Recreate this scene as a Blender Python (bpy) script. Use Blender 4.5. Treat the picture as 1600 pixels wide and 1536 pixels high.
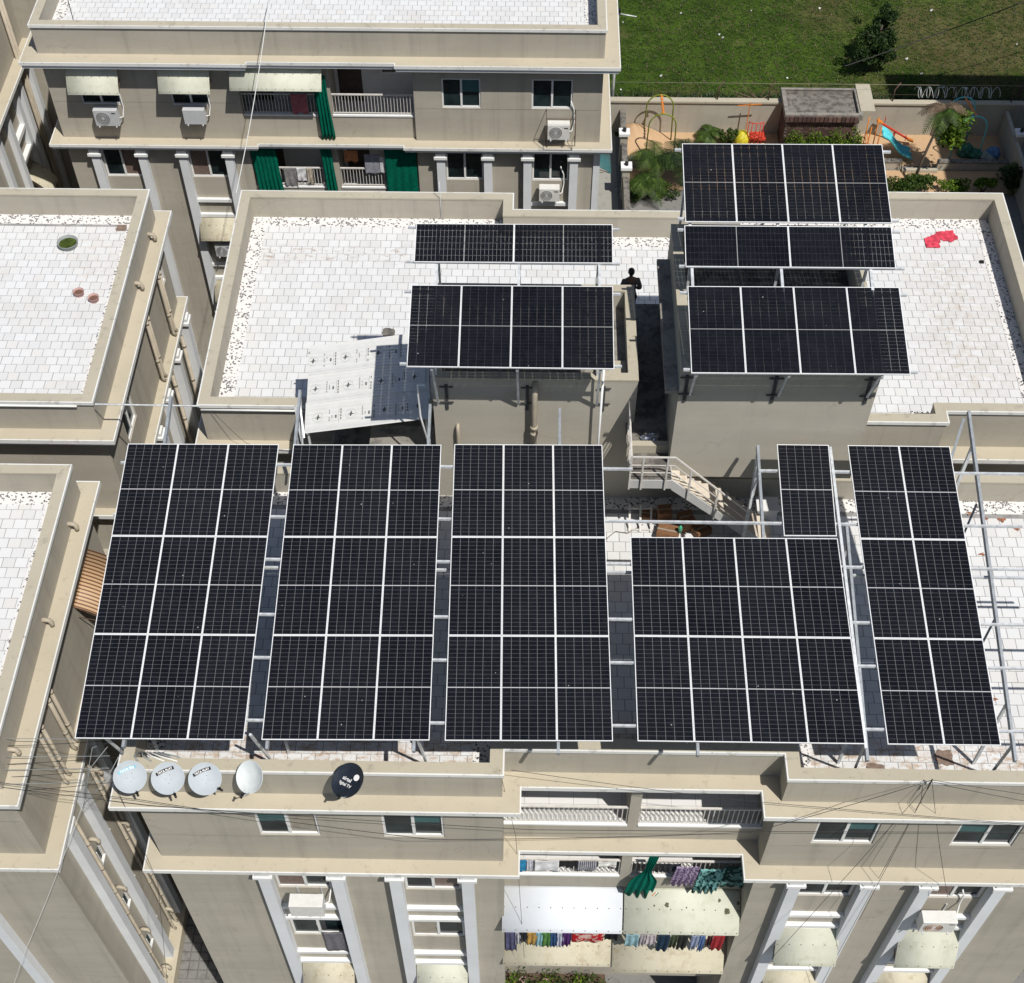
import bpy, bmesh, math, random
from mathutils import Vector, Matrix, Euler
import numpy as np
R = math.radians
random.seed(7)
rng = np.random.default_rng(11)
scene = bpy.context.scene
for o in list(bpy.data.objects): bpy.data.objects.remove(o, do_unlink=True)
COL = scene.collection

# ------------------------------------------------------------------ camera, sky, sun, exposure
CZ = 26.5            # metres above the roof terraces (roof terrace level is z = 0, ground is z = G)
G = -16.3
cam_d = bpy.data.cameras.new('camera'); cam = bpy.data.objects.new('camera', cam_d); COL.objects.link(cam)
pitch, yaw, roll = R(55.4548), R(-1.10638), R(-0.10029)
fw = Vector((math.sin(yaw)*math.cos(pitch), math.cos(yaw)*math.cos(pitch), -math.sin(pitch)))
r0 = Vector((math.cos(yaw), -math.sin(yaw), 0)); u0 = r0.cross(fw)
rv = r0*math.cos(roll) + u0*math.sin(roll); uv = -r0*math.sin(roll) + u0*math.cos(roll)
m3 = Matrix((rv, uv, -fw)).transposed()
cam.matrix_world = Matrix.Translation((0, 0, CZ)) @ m3.to_4x4()
cam_d.sensor_width = 36.0; cam_d.lens = 2112.3/1600*36.0
cam_d.shift_y = 240.08/1600
cam_d.clip_start = 0.1; cam_d.clip_end = 3000
scene.camera = cam
SUN = Vector((0.36, -0.47, 1.0)).normalized()
sd = bpy.data.lights.new('sun', 'SUN'); sun = bpy.data.objects.new('sun', sd); COL.objects.link(sun)
sun.rotation_euler = SUN.to_track_quat('Z', 'Y').to_euler(); sun.location = (20, -20, 60)
sd.energy = 4.6; sd.angle = R(0.53); sd.color = (1.0, 0.965, 0.90)
w = bpy.data.worlds.new('World'); scene.world = w; w.use_nodes = True
nt = w.node_tree; nt.nodes.clear()
sky = nt.nodes.new('ShaderNodeTexSky'); sky.sky_type = 'NISHITA'; sky.sun_disc = False
sky.sun_elevation = math.asin(SUN.z); sky.sun_rotation = math.atan2(SUN.x, SUN.y)
sky.altitude = 60; sky.air_density = 1.0; sky.dust_density = 1.2; sky.ozone_density = 1.0
bg = nt.nodes.new('ShaderNodeBackground'); bg.inputs['Strength'].default_value = 0.07
wo = nt.nodes.new('ShaderNodeOutputWorld')
nt.links.new(sky.outputs[0], bg.inputs[0]); nt.links.new(bg.outputs[0], wo.inputs[0])
scene.view_settings.view_transform = 'Standard'; scene.view_settings.look = 'None'
scene.view_settings.exposure = 0.0; scene.view_settings.gamma = 1.0
scene.view_settings.use_curve_mapping = False
scene.cycles.max_bounces = 6; scene.cycles.diffuse_bounces = 3; scene.cycles.transparent_max_bounces = 16

# ------------------------------------------------------------------ material helpers
def nodes_of(name):
    m = bpy.data.materials.new(name); m.use_nodes = True
    n = m.node_tree; b = n.nodes['Principled BSDF']
    return m, n, b
def N(n, t, **kw):
    x = n.nodes.new(t)
    for k, v in kw.items():
        if k in x.inputs: x.inputs[k].default_value = v
        else: setattr(x, k, v)
    return x
def coords(n, scale=(1, 1, 1), obj=True):
    g = n.nodes.new('ShaderNodeNewGeometry') if not obj else n.nodes.new('ShaderNodeTexCoord')
    mp = n.nodes.new('ShaderNodeMapping'); mp.inputs['Scale'].default_value = scale
    n.links.new(g.outputs['Position'] if not obj else g.outputs['Object'], mp.inputs[0])
    return mp.outputs[0]
def ramp(n, fac, stops):
    r = n.nodes.new('ShaderNodeValToRGB'); e = r.color_ramp.elements
    while len(e) < len(stops): e.new(0.5)
    for i, (p, c) in enumerate(stops):
        e[i].position = p; e[i].color = (c[0], c[1], c[2], 1) if hasattr(c, '__len__') else (c, c, c, 1)
    n.links.new(fac, r.inputs[0]); return r.outputs[0]
def mixc(n, fac, a, b, blend='MIX'):
    x = n.nodes.new('ShaderNodeMix'); x.data_type = 'RGBA'; x.blend_type = blend
    for s, v in ((0, fac), (6, a), (7, b)):
        if hasattr(v, 'node'): n.links.new(v, x.inputs[s])
        else: x.inputs[s].default_value = v if s == 0 else (v[0], v[1], v[2], 1)
    return x.outputs[2]
def math_(n, op, a, b=0.0, c=0.0):
    x = n.nodes.new('ShaderNodeMath'); x.operation = op
    for s, v in ((0, a), (1, b), (2, c)):
        if hasattr(v, 'node'): n.links.new(v, x.inputs[s])
        else: x.inputs[s].default_value = v
    return x.outputs[0]
def bump(n, b, h, s=0.3, d=0.01):
    x = n.nodes.new('ShaderNodeBump'); x.inputs['Strength'].default_value = s; x.inputs['Distance'].default_value = d
    n.links.new(h, x.inputs['Height']); n.links.new(x.outputs[0], b.inputs['Normal'])
def noise(n, co, sc, det=4, rough=0.55, w=None):
    x = n.nodes.new('ShaderNodeTexNoise'); x.inputs['Scale'].default_value = sc
    x.inputs['Detail'].default_value = det; x.inputs['Roughness'].default_value = rough
    n.links.new(co, x.inputs['Vector']); return x.outputs[0]
def simple(name, col, rough=0.6, metal=0.0, var=0.12, scale=6.0, spec=0.3, bmp=0.0):
    m, n, b = nodes_of(name)
    co = coords(n, obj=False)
    f = noise(n, co, scale, 5)
    c = ramp(n, f, [(0.3, [x*(1-var) for x in col]), (0.7, [min(1, x*(1+var)) for x in col])])
    n.links.new(c, b.inputs['Base Color'])
    b.inputs['Roughness'].default_value = rough; b.inputs['Metallic'].default_value = metal
    b.inputs['Specular IOR Level'].default_value = spec
    if bmp: bump(n, b, noise(n, co, scale*8, 3), bmp, 0.01)
    return m
def weathered(name, col, stain, amount=0.35, rough=0.85, streak=True, fine=0.10, patch=0.5, chips=0.0, cracks=0.0):
    """painted plaster: faint cloudy tone, thin vertical run marks, a few scuffs"""
    m, n, b = nodes_of(name)
    co = coords(n, obj=False)
    big = noise(n, co, 0.45, 5, 0.6)
    c = ramp(n, big, [(0.32, [x*0.93 for x in col]), (0.68, [min(1, x*1.05) for x in col])])
    if streak:
        st = noise(n, coords(n, (2.6, 2.6, 0.16), obj=False), 1.0, 6, 0.62)
        f = ramp(n, st, [(0.52, 0.0), (0.78, amount)])
        c = mixc(n, f, c, stain)
    sp = noise(n, co, 3.1, 8, 0.72)
    f2 = ramp(n, sp, [(patch+0.10, 0.0), (patch+0.22, amount*0.8)])
    c = mixc(n, f2, c, stain)
    if streak:   # faint trowel bands and a few sharper run-off lines
        tb = noise(n, coords(n, (0.25, 0.25, 2.2), obj=False), 1.0, 5, 0.7)
        c = mixc(n, 0.22, c, ramp(n, tb, [(0.3, 0.36), (0.7, 0.62)]), 'OVERLAY')
        rl = noise(n, coords(n, (9, 9, 0.35), obj=False), 1.0, 4, 0.6)
        c = mixc(n, ramp(n, rl, [(0.66, 0.0), (0.74, amount*0.7)]), c, stain)
    if chips:
        ch = noise(n, co, 7.0, 6, 0.75)
        c = mixc(n, ramp(n, ch, [(0.635, 0.0), (0.655, chips)]), c, (0.07, 0.065, 0.06))
        ch2 = noise(n, coords(n, (1.3, 0.9, 1.1), obj=False), 11.0, 5, 0.7)
        c = mixc(n, ramp(n, ch2, [(0.66, 0.0), (0.675, chips*0.8)]), c, (0.68, 0.67, 0.64))
    if cracks:
        dco = n.nodes.new('ShaderNodeVectorMath'); dco.operation = 'ADD'
        wn = N(n, 'ShaderNodeTexNoise', Scale=1.2, Detail=5.0); n.links.new(co, wn.inputs['Vector']); n.links.new(co, dco.inputs[0]); n.links.new(wn.outputs['Color'], dco.inputs[1])
        v = N(n, 'ShaderNodeTexVoronoi', Scale=0.33); v.feature = 'DISTANCE_TO_EDGE'; n.links.new(dco.outputs[0], v.inputs['Vector'])
        ck = ramp(n, v.outputs['Distance'], [(0.0, 1.0), (0.006, 0.0)])
        c = mixc(n, math_(n, 'MULTIPLY', ck, math_(n, 'MULTIPLY', cracks, ramp(n, noise(n, co, 0.6, 3), [(0.45, 0.0), (0.6, 1.0)]))), c, (0.10, 0.09, 0.08))
    fn = noise(n, co, 60, 3, 0.6)
    c = mixc(n, fine, c, fn, 'OVERLAY')
    n.links.new(c, b.inputs['Base Color']); b.inputs['Roughness'].default_value = rough
    b.inputs['Specular IOR Level'].default_value = 0.15
    bump(n, b, fn, 0.15, 0.004)
    return m
M = {}
M['wall'] = weathered('painted_plaster', (0.405, 0.375, 0.315), (0.25, 0.225, 0.19), 0.55, cracks=0.22)
M['towerwall'] = weathered('tower_plaster', (0.42, 0.392, 0.332), (0.31, 0.285, 0.24), 0.30, cracks=0.15)
M['ledge'] = weathered('ledge_plaster', (0.465, 0.415, 0.32), (0.29, 0.25, 0.19), 0.7, streak=False, patch=0.47, chips=0.25)
M['cap'] = weathered('coping_plaster', (0.43, 0.392, 0.31), (0.25, 0.225, 0.185), 0.7, streak=False, patch=0.45, chips=0.4)
M['white'] = weathered('white_trim', (0.74, 0.745, 0.74), (0.50, 0.47, 0.42), 0.28)
M['edge'] = weathered('white_edge_band', (0.68, 0.68, 0.66), (0.24, 0.22, 0.19), 0.7, streak=False, patch=0.46, chips=0.7)
M['pil'] = weathered('pilaster_paint', (0.67, 0.69, 0.71), (0.50, 0.48, 0.45), 0.2)
def mat_tile():
    m, n, b = nodes_of('heat_reflective_tile')
    geo = n.nodes.new('ShaderNodeNewGeometry'); oi = n.nodes.new('ShaderNodeObjectInfo')
    rnd = math_(n, 'FRACT', math_(n, 'ADD', math_(n, 'MULTIPLY', geo.outputs['Random Per Island'], 7.31), math_(n, 'MULTIPLY', oi.outputs['Random'], 3.7)))
    base = ramp(n, rnd, [(0.0, (0.60, 0.60, 0.60)), (0.35, (0.64, 0.643, 0.648)), (0.8, (0.662, 0.668, 0.675)), (1.0, (0.625, 0.615, 0.60))])
    co = coords(n, obj=False)
    # warm run-off stains, worst at the front roof edge and in a few damp spots
    st = noise(n, co, 0.55, 7, 0.68)
    f = ramp(n, st, [(0.54, 0.0), (0.70, 0.30)])
    c = mixc(n, f, base, (0.50, 0.45, 0.40))
    sep = n.nodes.new('ShaderNodeSeparateXYZ'); n.links.new(geo.outputs['Position'], sep.inputs[0])
    def box_mask(x0, x1, y0, y1, soft):
        a = n.nodes.new('ShaderNodeMapRange'); n.links.new(sep.outputs[0], a.inputs[0]); a.inputs[1].default_value = x0; a.inputs[2].default_value = x0+soft
        d = n.nodes.new('ShaderNodeMapRange'); n.links.new(sep.outputs[0], d.inputs[0]); d.inputs[1].default_value = x1; d.inputs[2].default_value = x1-soft
        e = n.nodes.new('ShaderNodeMapRange'); n.links.new(sep.outputs[1], e.inputs[0]); e.inputs[1].default_value = y0; e.inputs[2].default_value = y0+soft
        g = n.nodes.new('ShaderNodeMapRange'); n.links.new(sep.outputs[1], g.inputs[0]); g.inputs[1].default_value = y1; g.inputs[2].default_value = y1-soft
        return math_(n, 'MULTIPLY', math_(n, 'MULTIPLY', a.outputs[0], d.outputs[0]), math_(n, 'MULTIPLY', e.outputs[0], g.outputs[0]))
    dn = noise(n, coords(n, (1, 1.6, 1), obj=False), 3.4, 8, 0.75)
    for (x0, x1, y0, y1, s, lo, hi, amt, col) in (
            (-9, 14.5, 13.4, 16.4, 0.9, 0.47, 0.60, 0.85, (0.40, 0.27, 0.17)),
            (10.3, 13.9, 26.0, 33.4, 1.6, 0.42, 0.62, 0.62, (0.46, 0.385, 0.30)),
            (-8.4, -3.0, 31.75, 32.75, 0.35, 0.53, 0.62, 0.75, (0.30, 0.20, 0.13)),
            (-14.2, -11.9, 30.0, 33.8, 1.2, 0.50, 0.66, 0.55, (0.55, 0.38, 0.25))):
        mk = box_mask(x0, x1, y0, y1, s)
        f = math_(n, 'MULTIPLY', mk, ramp(n, dn, [(lo, 0.0), (hi, amt)]))
        c = mixc(n, f, c, col)
    fn = noise(n, co, 45, 4, 0.7)
    c = mixc(n, 0.10, c, fn, 'OVERLAY')
    n.links.new(c, b.inputs['Base Color']); b.inputs['Roughness'].default_value = 0.55
    b.inputs['Specular IOR Level'].default_value = 0.3
    bump(n, b, fn, 0.1, 0.003)
    return m
M['tile'] = mat_tile()
M['grout'] = simple('tile_grout', (0.27, 0.265, 0.26), 0.9, var=0.3, scale=3)
def mat_mosaic():
    m, n, b = nodes_of('broken_china_mosaic')
    co = coords(n, obj=False)
    v = N(n, 'ShaderNodeTexVoronoi', Scale=19.0); n.links.new(co, v.inputs['Vector']); v.inputs['Randomness'].default_value = 1.0
    sx = n.nodes.new('ShaderNodeSeparateColor'); n.links.new(v.outputs['Color'], sx.inputs[0])
    clus = noise(n, co, 3.0, 3)
    thr = math_(n, 'ADD', sx.outputs[0], math_(n, 'MULTIPLY', clus, 0.55))
    k = ramp(n, thr, [(0.98, 0.0), (1.0, 1.0)])
    e = N(n, 'ShaderNodeTexVoronoi', Scale=19.0); e.feature = 'DISTANCE_TO_EDGE'; n.links.new(co, e.inputs['Vector'])
    core = ramp(n, e.outputs['Distance'], [(0.05, 0.0), (0.10, 1.0)])
    k = math_(n, 'MULTIPLY', k, core)
    c = mixc(n, k, (0.72, 0.70, 0.685), (0.075, 0.072, 0.085))
    lines = ramp(n, e.outputs['Distance'], [(0.0, 0.25), (0.035, 0.0)])
    c = mixc(n, lines, c, (0.4, 0.38, 0.36))
    n.links.new(c, b.inputs['Base Color']); b.inputs['Roughness'].default_value = 0.45
    bump(n, b, e.outputs['Distance'], 0.2, 0.01)
    return m
M['mosaic'] = mat_mosaic()
M['concrete'] = weathered('raw_concrete', (0.27, 0.25, 0.22), (0.10, 0.095, 0.09), 0.8, patch=0.40)
M['darkroof'] = weathered('soiled_roof', (0.20, 0.185, 0.165), (0.06, 0.055, 0.05), 0.9, patch=0.36, streak=False)
def mat_glass():
    m, n, b = nodes_of('window_glass')
    co = coords(n, obj=False)
    f = noise(n, co, 1.3, 3)
    c = ramp(n, f, [(0.35, (0.006, 0.010, 0.011)), (0.65, (0.02, 0.035, 0.038))])
    n.links.new(c, b.inputs['Base Color']); b.inputs['Roughness'].default_value = 0.05
    b.inputs['Specular IOR Level'].default_value = 0.5
    return m
M['glass'] = mat_glass()
M['teal'] = simple('teal_blind', (0.045, 0.12, 0.125), 0.3, var=0.1)
M['brownpane'] = simple('brown_curtain_behind_glass', (0.17, 0.125, 0.105), 0.25, var=0.2, scale=12)
M['beigepane'] = simple('beige_curtain_behind_glass', (0.30, 0.27, 0.22), 0.25, var=0.15)
M['frame'] = simple('white_upvc', (0.72, 0.72, 0.71), 0.4, var=0.04)
M['steel'] = simple('galvanised_steel', (0.62, 0.64, 0.66), 0.42, 0.25, var=0.22, scale=9)
M['greysteel'] = simple('weathered_grey_steel', (0.30, 0.325, 0.35), 0.5, 0.2, var=0.2, scale=7)
M['alu'] = simple('anodised_aluminium', (0.80, 0.81, 0.82), 0.4, 0.0, var=0.05)
M['rail'] = simple('painted_railing', (0.58, 0.555, 0.52), 0.5, var=0.12)
M['pvc'] = simple('beige_pipe', (0.40, 0.35, 0.275), 0.5, var=0.12, scale=3)
M['rust'] = simple('rusty_iron', (0.11, 0.07, 0.05), 0.8, 0.2, var=0.4, scale=20)
M['darksteel'] = simple('dark_painted_steel', (0.07, 0.07, 0.072), 0.5, 0.2, var=0.2)
M['black'] = simple('black_rubber', (0.012, 0.012, 0.013), 0.6, var=0.2)
M['wire'] = simple('cable_sheath', (0.03, 0.028, 0.027), 0.6, var=0.2)
M['whitewire'] = simple('white_cable', (0.7, 0.7, 0.68), 0.6, var=0.05)

def mat_cells(name, see_through):
    m, n, b = nodes_of(name)
    tc = n.nodes.new('ShaderNodeTexCoord'); sp = n.nodes.new('ShaderNodeSeparateXYZ'); n.links.new(tc.outputs['UV'], sp.inputs[0])
    # uv holds metres on the panel: local x in -0.567..0.567 (6 cells), local y in -1.139..1.139 (2 x 12 half cells)
    def lines(coord, period, width, off=0.0):
        t = math_(n, 'FRACT', math_(n, 'ADD', math_(n, 'DIVIDE', math_(n, 'ADD', coord, off), period), 0.5))
        d = math_(n, 'MULTIPLY', math_(n, 'ABSOLUTE', math_(n, 'SUBTRACT', t, 0.5)), period)
        return math_(n, 'LESS_THAN', d, width/2)
    px = 0.184; py = 0.0925
    ay = math_(n, 'ABSOLUTE', sp.outputs[1])
    vx = lines(sp.outputs[0], px, 0.0075 if not see_through else 0.011)
    hy = lines(math_(n, 'SUBTRACT', ay, 0.012), py, 0.0042 if not see_through else 0.008)
    border = math_(n, 'MAXIMUM', math_(n, 'GREATER_THAN', math_(n, 'ABSOLUTE', sp.outputs[0]), 0.552), math_(n, 'GREATER_THAN', ay, 1.122))
    mid = math_(n, 'LESS_THAN', ay, 0.0075)
    # fine busbars give the cells a faint vertical grain
    bb = lines(sp.outputs[0], px/10, 0.0012)
    grid = math_(n, 'MAXIMUM', vx, hy)
    oi = n.nodes.new('ShaderNodeObjectInfo')
    cell = ramp(n, noise(n, coords(n, obj=False), 1.7, 3), [(0.3, (0.0035, 0.0038, 0.0065)), (0.7, (0.007, 0.0075, 0.011))])
    cell = mixc(n, math_(n, 'MULTIPLY', bb, 0.25), cell, (0.03, 0.03, 0.035))
    # dust film
    dust = ramp(n, noise(n, coords(n, obj=False), 5.0, 8, 0.7), [(0.45, 0.0), (0.8, 0.018)])
    tone = math_(n, 'MULTIPLY', oi.outputs['Random'], 0.010)
    cell = mixc(n, math_(n, 'ADD', dust, tone), cell, (0.38, 0.40, 0.43))
    bd = N(n, 'ShaderNodeTexVoronoi', Scale=2.3); n.links.new(coords(n, obj=False), bd.inputs['Vector'])
    cell = mixc(n, ramp(n, bd.outputs['Distance'], [(0.026, 0.7), (0.036, 0.0)]), cell, (0.45, 0.44, 0.42))
    gl = (0.17, 0.17, 0.175) if not see_through else (0.05, 0.05, 0.055)
    gridf = math_(n, 'MULTIPLY', math_(n, 'MAXIMUM', vx, math_(n, 'MULTIPLY', hy, 0.75)), 1.0)
    c = mixc(n, gridf, cell, gl)
    c = mixc(n, border, c, (0.012, 0.012, 0.014))
    c = mixc(n, mid, c, (0.50, 0.50, 0.51) if not see_through else (0.30, 0.30, 0.30))
    n.links.new(c, b.inputs['Base Color']); b.inputs['Roughness'].default_value = 0.12
    b.inputs['Specular IOR Level'].default_value = 0.22
    if see_through:
        tr = n.nodes.new('ShaderNodeBsdfTransparent'); mx = n.nodes.new('ShaderNodeMixShader')
        out = n.nodes['Material Output']
        keep = math_(n, 'MULTIPLY', grid, math_(n, 'SUBTRACT', 1.0, math_(n, 'MAXIMUM', border, mid)))
        n.links.new(math_(n, 'MULTIPLY', keep, 0.5), mx.inputs[0]); n.links.new(b.outputs[0], mx.inputs[1]); n.links.new(tr.outputs[0], mx.inputs[2])
        n.links.new(mx.outputs[0], out.inputs[0])
    return m
M['cells'] = mat_cells('solar_cells_white_grid', False)
M['cells2'] = mat_cells('solar_cells_clear_gaps', True)

# ------------------------------------------------------------------ object helpers
WL = {}     # world location of every object, for parenting
def tag(o, label=None, cat=None, group=None, kind=None):
    if label: o['label'] = label
    if cat: o['category'] = cat
    if group: o['group'] = group
    if kind: o['kind'] = kind
    return o
def put(o, loc, parent=None):
    COL.objects.link(o); WL[o.name] = Vector(loc)
    if parent:
        o.parent = parent; o.location = Vector(loc) - WL[parent.name]
    else: o.location = loc
    return o
def empty(name, loc, label=None, cat=None, group=None):
    o = bpy.data.objects.new(name, None); o.empty_display_size = 0.3
    put(o, loc); return tag(o, label, cat, group)
class MB:
    """collects polygons in world coordinates and links them as one mesh"""
    def __init__(s): s.v = []; s.f = []; s.sm = []
    def add(s, vs, fs, smooth=False):
        o = len(s.v); s.v += [tuple(p) for p in vs]; s.f += [tuple(i+o for i in f) for f in fs]; s.sm += [smooth]*len(fs); return s
    def box(s, x0, x1, y0, y1, z0, z1):
        if x0 > x1: x0, x1 = x1, x0
        if y0 > y1: y0, y1 = y1, y0
        if z0 > z1: z0, z1 = z1, z0
        vs = [(x, y, z) for z in (z0, z1) for x, y in ((x0, y0), (x1, y0), (x1, y1), (x0, y1))]
        return s.add(vs, [(3, 2, 1, 0), (4, 5, 6, 7), (0, 1, 5, 4), (1, 2, 6, 5), (2, 3, 7, 6), (3, 0, 4, 7)])
    def obox(s, c, sx, sy, sz, rot):
        mm = rot.to_matrix() if isinstance(rot, Euler) else rot
        vs = [Vector(c) + mm @ Vector((x*sx/2, y*sy/2, z*sz/2)) for z in (-1, 1) for x, y in ((-1, -1), (1, -1), (1, 1), (-1, 1))]
        return s.add(vs, [(3, 2, 1, 0), (4, 5, 6, 7), (0, 1, 5, 4), (1, 2, 6, 5), (2, 3, 7, 6), (3, 0, 4, 7)])
    def beam(s, a, b, wd, ht, up=(0, 0, 1)):
        a = Vector(a); b = Vector(b); d = (b-a); L = d.length; d.normalize()
        upv = Vector(up)
        if abs(d.dot(upv)) > 0.98: upv = Vector((0, 1, 0))
        x = d.cross(upv).normalized(); z = x.cross(d)
        vs = []
        for p in (a, b):
            for i, j in ((-1, -1), (1, -1), (1, 1), (-1, 1)): vs.append(p + x*(i*wd/2) + z*(j*ht/2))
        return s.add(vs, [(0, 1, 2, 3), (7, 6, 5, 4), (0, 4, 5, 1), (1, 5, 6, 2), (2, 6, 7, 3), (3, 7, 4, 0)])
    def tube(s, pts, r, seg=8, cap=True):
        pts = [Vector(p) for p in pts]; rs = r if hasattr(r, '__len__') else [r]*len(pts)
        rings = []; prev = None
        for i, p in enumerate(pts):
            d = (pts[min(i+1, len(pts)-1)] - pts[max(i-1, 0)]).normalized()
            if prev is None:
                x = d.cross(Vector((0, 0, 1)))
                if x.length < 1e-3: x = d.cross(Vector((0, 1, 0)))
            else: x = prev - d*prev.dot(d)
            x.normalize(); prev = x; y = d.cross(x)
            rings.append([p + (x*math.cos(a) + y*math.sin(a))*rs[i] for a in [2*math.pi*k/seg for k in range(seg)]])
        vs = [q for ring in rings for q in ring]; fs = []
        for i in range(len(pts)-1):
            for k in range(seg):
                a = i*seg+k; b = i*seg+(k+1) % seg; fs.append((a, b, b+seg, a+seg))
        if cap: fs.append(tuple(reversed(range(seg)))); fs.append(tuple(range((len(pts)-1)*seg, len(pts)*seg)))
        return s.add(vs, fs, True)
    def lathe(s, prof, c, seg=20, axis=None):
        mm = axis if axis else Matrix.Identity(3)
        vs = []; fs = []
        for (r_, z_) in prof:
            for k in range(seg):
                a = 2*math.pi*k/seg; vs.append(Vector(c) + mm @ Vector((r_*math.cos(a), r_*math.sin(a), z_)))
        for i in range(len(prof)-1):
            for k in range(seg):
                a = i*seg+k; b = i*seg+(k+1) % seg; fs.append((a, b, b+seg, a+seg))
        return s.add(vs, fs, True)
    def quad(s, a, b, c, d): return s.add([a, b, c, d], [(0, 1, 2, 3)])
    def ngon(s, pts): return s.add(pts, [tuple(range(len(pts)))])
    def prism(s, poly, z0, z1):
        n = len(poly); A = sum(poly[i][0]*poly[(i+1) % n][1]-poly[(i+1) % n][0]*poly[i][1] for i in range(n))
        if A < 0: poly = poly[::-1]
        vs = [(x, y, z0) for x, y in poly] + [(x, y, z1) for x, y in poly]
        fs = [tuple(reversed(range(n))), tuple(range(n, 2*n))] + [(i, (i+1) % n, (i+1) % n+n, i+n) for i in range(n)]
        return s.add(vs, fs)
    def ring(s, outer, inner, z0, z1):
        n = len(outer)
        vs = [(x, y, z0) for x, y in outer]+[(x, y, z1) for x, y in outer]+[(x, y, z0) for x, y in inner]+[(x, y, z1) for x, y in inner]
        fs = []
        for i in range(n):
            j = (i+1) % n
            fs += [(i, j, j+n, i+n), (j+2*n, i+2*n, i+3*n, j+3*n), (i+n, j+n, j+3*n, i+3*n), (j, i, i+2*n, j+2*n)]
        return s.add(vs, fs)
    def mesh(s, name, mat, origin=(0, 0, 0), smooth=None):
        me = bpy.data.meshes.new(name); o = Vector(origin)
        me.from_pydata([(p[0]-o.x, p[1]-o.y, p[2]-o.z) for p in s.v], [], s.f); me.update()
        for i, p in enumerate(me.polygons): p.use_smooth = s.sm[i] if smooth is None else smooth
        for mm in (mat if isinstance(mat, (list, tuple)) else [mat]): me.materials.append(mm)
        return me
    def build(s, name, mat, parent=None, origin=None, label=None, cat=None, group=None, kind=None, smooth=None, bevel=0.0):
        if origin is None:
            a = np.array(s.v); c = (a.min(0)+a.max(0))/2; origin = (float(c[0]), float(c[1]), float(a[:, 2].min()))
        me = s.mesh(name, mat, origin, smooth)
        o = bpy.data.objects.new(name, me); put(o, origin, parent)
        if bevel:
            bv = o.modifiers.new('bevel', 'BEVEL'); bv.width = bevel; bv.segments = 2; bv.limit_method = 'ANGLE'; bv.angle_limit = R(40)
        return tag(o, label, cat, group, kind)
def copy_tree(src, loc, label=None, rotz=None):
    r = src.copy(); put(r, loc)
    if rotz is not None: r.rotation_euler = (r.rotation_euler[0], r.rotation_euler[1], rotz)
    if label: r['label'] = label
    def rec(a, b):
        for ch in list(a.children):
            c = ch.copy(); COL.objects.link(c); c.parent = b; c.location = ch.location; rec(ch, c)
    rec(src, r); return r
def offset_poly(poly, d):
    """offset an axis-aligned polygon (counter-clockwise) outward by d"""
    n = len(poly); A = sum(poly[i][0]*poly[(i+1) % n][1]-poly[(i+1) % n][0]*poly[i][1] for i in range(n))
    if A < 0: poly = poly[::-1]
    out = []
    for i in range(n):
        p0, p1, p2 = poly[i-1], poly[i], poly[(i+1) % n]
        def nrm(a, b):
            dx, dy = b[0]-a[0], b[1]-a[1]; L = math.hypot(dx, dy); return (dy/L, -dx/L)
        n1, n2 = nrm(p0, p1), nrm(p1, p2)
        out.append((p1[0]+d*(n1[0]+n2[0]), p1[1]+d*(n1[1]+n2[1])))
    return out
def ccw(poly):
    n = len(poly); A = sum(poly[i][0]*poly[(i+1) % n][1]-poly[(i+1) % n][0]*poly[i][1] for i in range(n))
    return poly if A > 0 else poly[::-1]
def inside(poly, x, y):
    c = False; n = len(poly)
    for i in range(n):
        (x0, y0), (x1, y1) = poly[i], poly[(i+1) % n]
        if (y0 > y) != (y1 > y) and x < (x1-x0)*(y-y0)/(y1-y0)+x0: c = not c
    return c
CAM = Vector((0, 0, CZ))
def in_view(p, margin=0.04):
    v = Vector(p)-CAM; d = v.dot(fw)
    x = 0.5+v.dot(rv)/d*2112.3/1600; y = 0.5+240.08/1536-v.dot(uv)/d*2112.3/1536
    return -margin < x < 1+margin and -margin < y < 1+margin

# ------------------------------------------------------------------ buildings
class Face:
    """a vertical wall plane: u runs along it, o is the distance out of it"""
    def __init__(s, p0, p1):
        s.p0 = p0; dx, dy = p1[0]-p0[0], p1[1]-p0[1]; s.L = math.hypot(dx, dy)
        s.d = (dx/s.L, dy/s.L); s.n = (s.d[1], -s.d[0])
    def P(s, u, o, z): return (s.p0[0]+s.d[0]*u+s.n[0]*o, s.p0[1]+s.d[1]*u+s.n[1]*o, z)
    def box(s, mb, u0, u1, o0, o1, z0, z1):
        a = s.P(u0, o0, z0); b = s.P(u1, o1, z1); return mb.box(a[0], b[0], a[1], b[1], z0, z1)
    def skin(s, mb, z0, z1, holes=(), t=0.16, e=0.001):
        zs = sorted({z0, z1} | {h[2] for h in holes} | {h[3] for h in holes}); zs = [z for z in zs if z0 <= z <= z1]
        for a, b in zip(zs, zs[1:]):
            m = (a+b)/2; cuts = sorted((h[0], h[1]) for h in holes if h[2] < m < h[3]); u = e
            for c0, c1 in cuts:
                if c0 > u: s.box(mb, u, c0, -t, 0, a, b)
                u = c1
            if u < s.L-e: s.box(mb, u, s.L-e, -t, 0, a, b)
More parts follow.
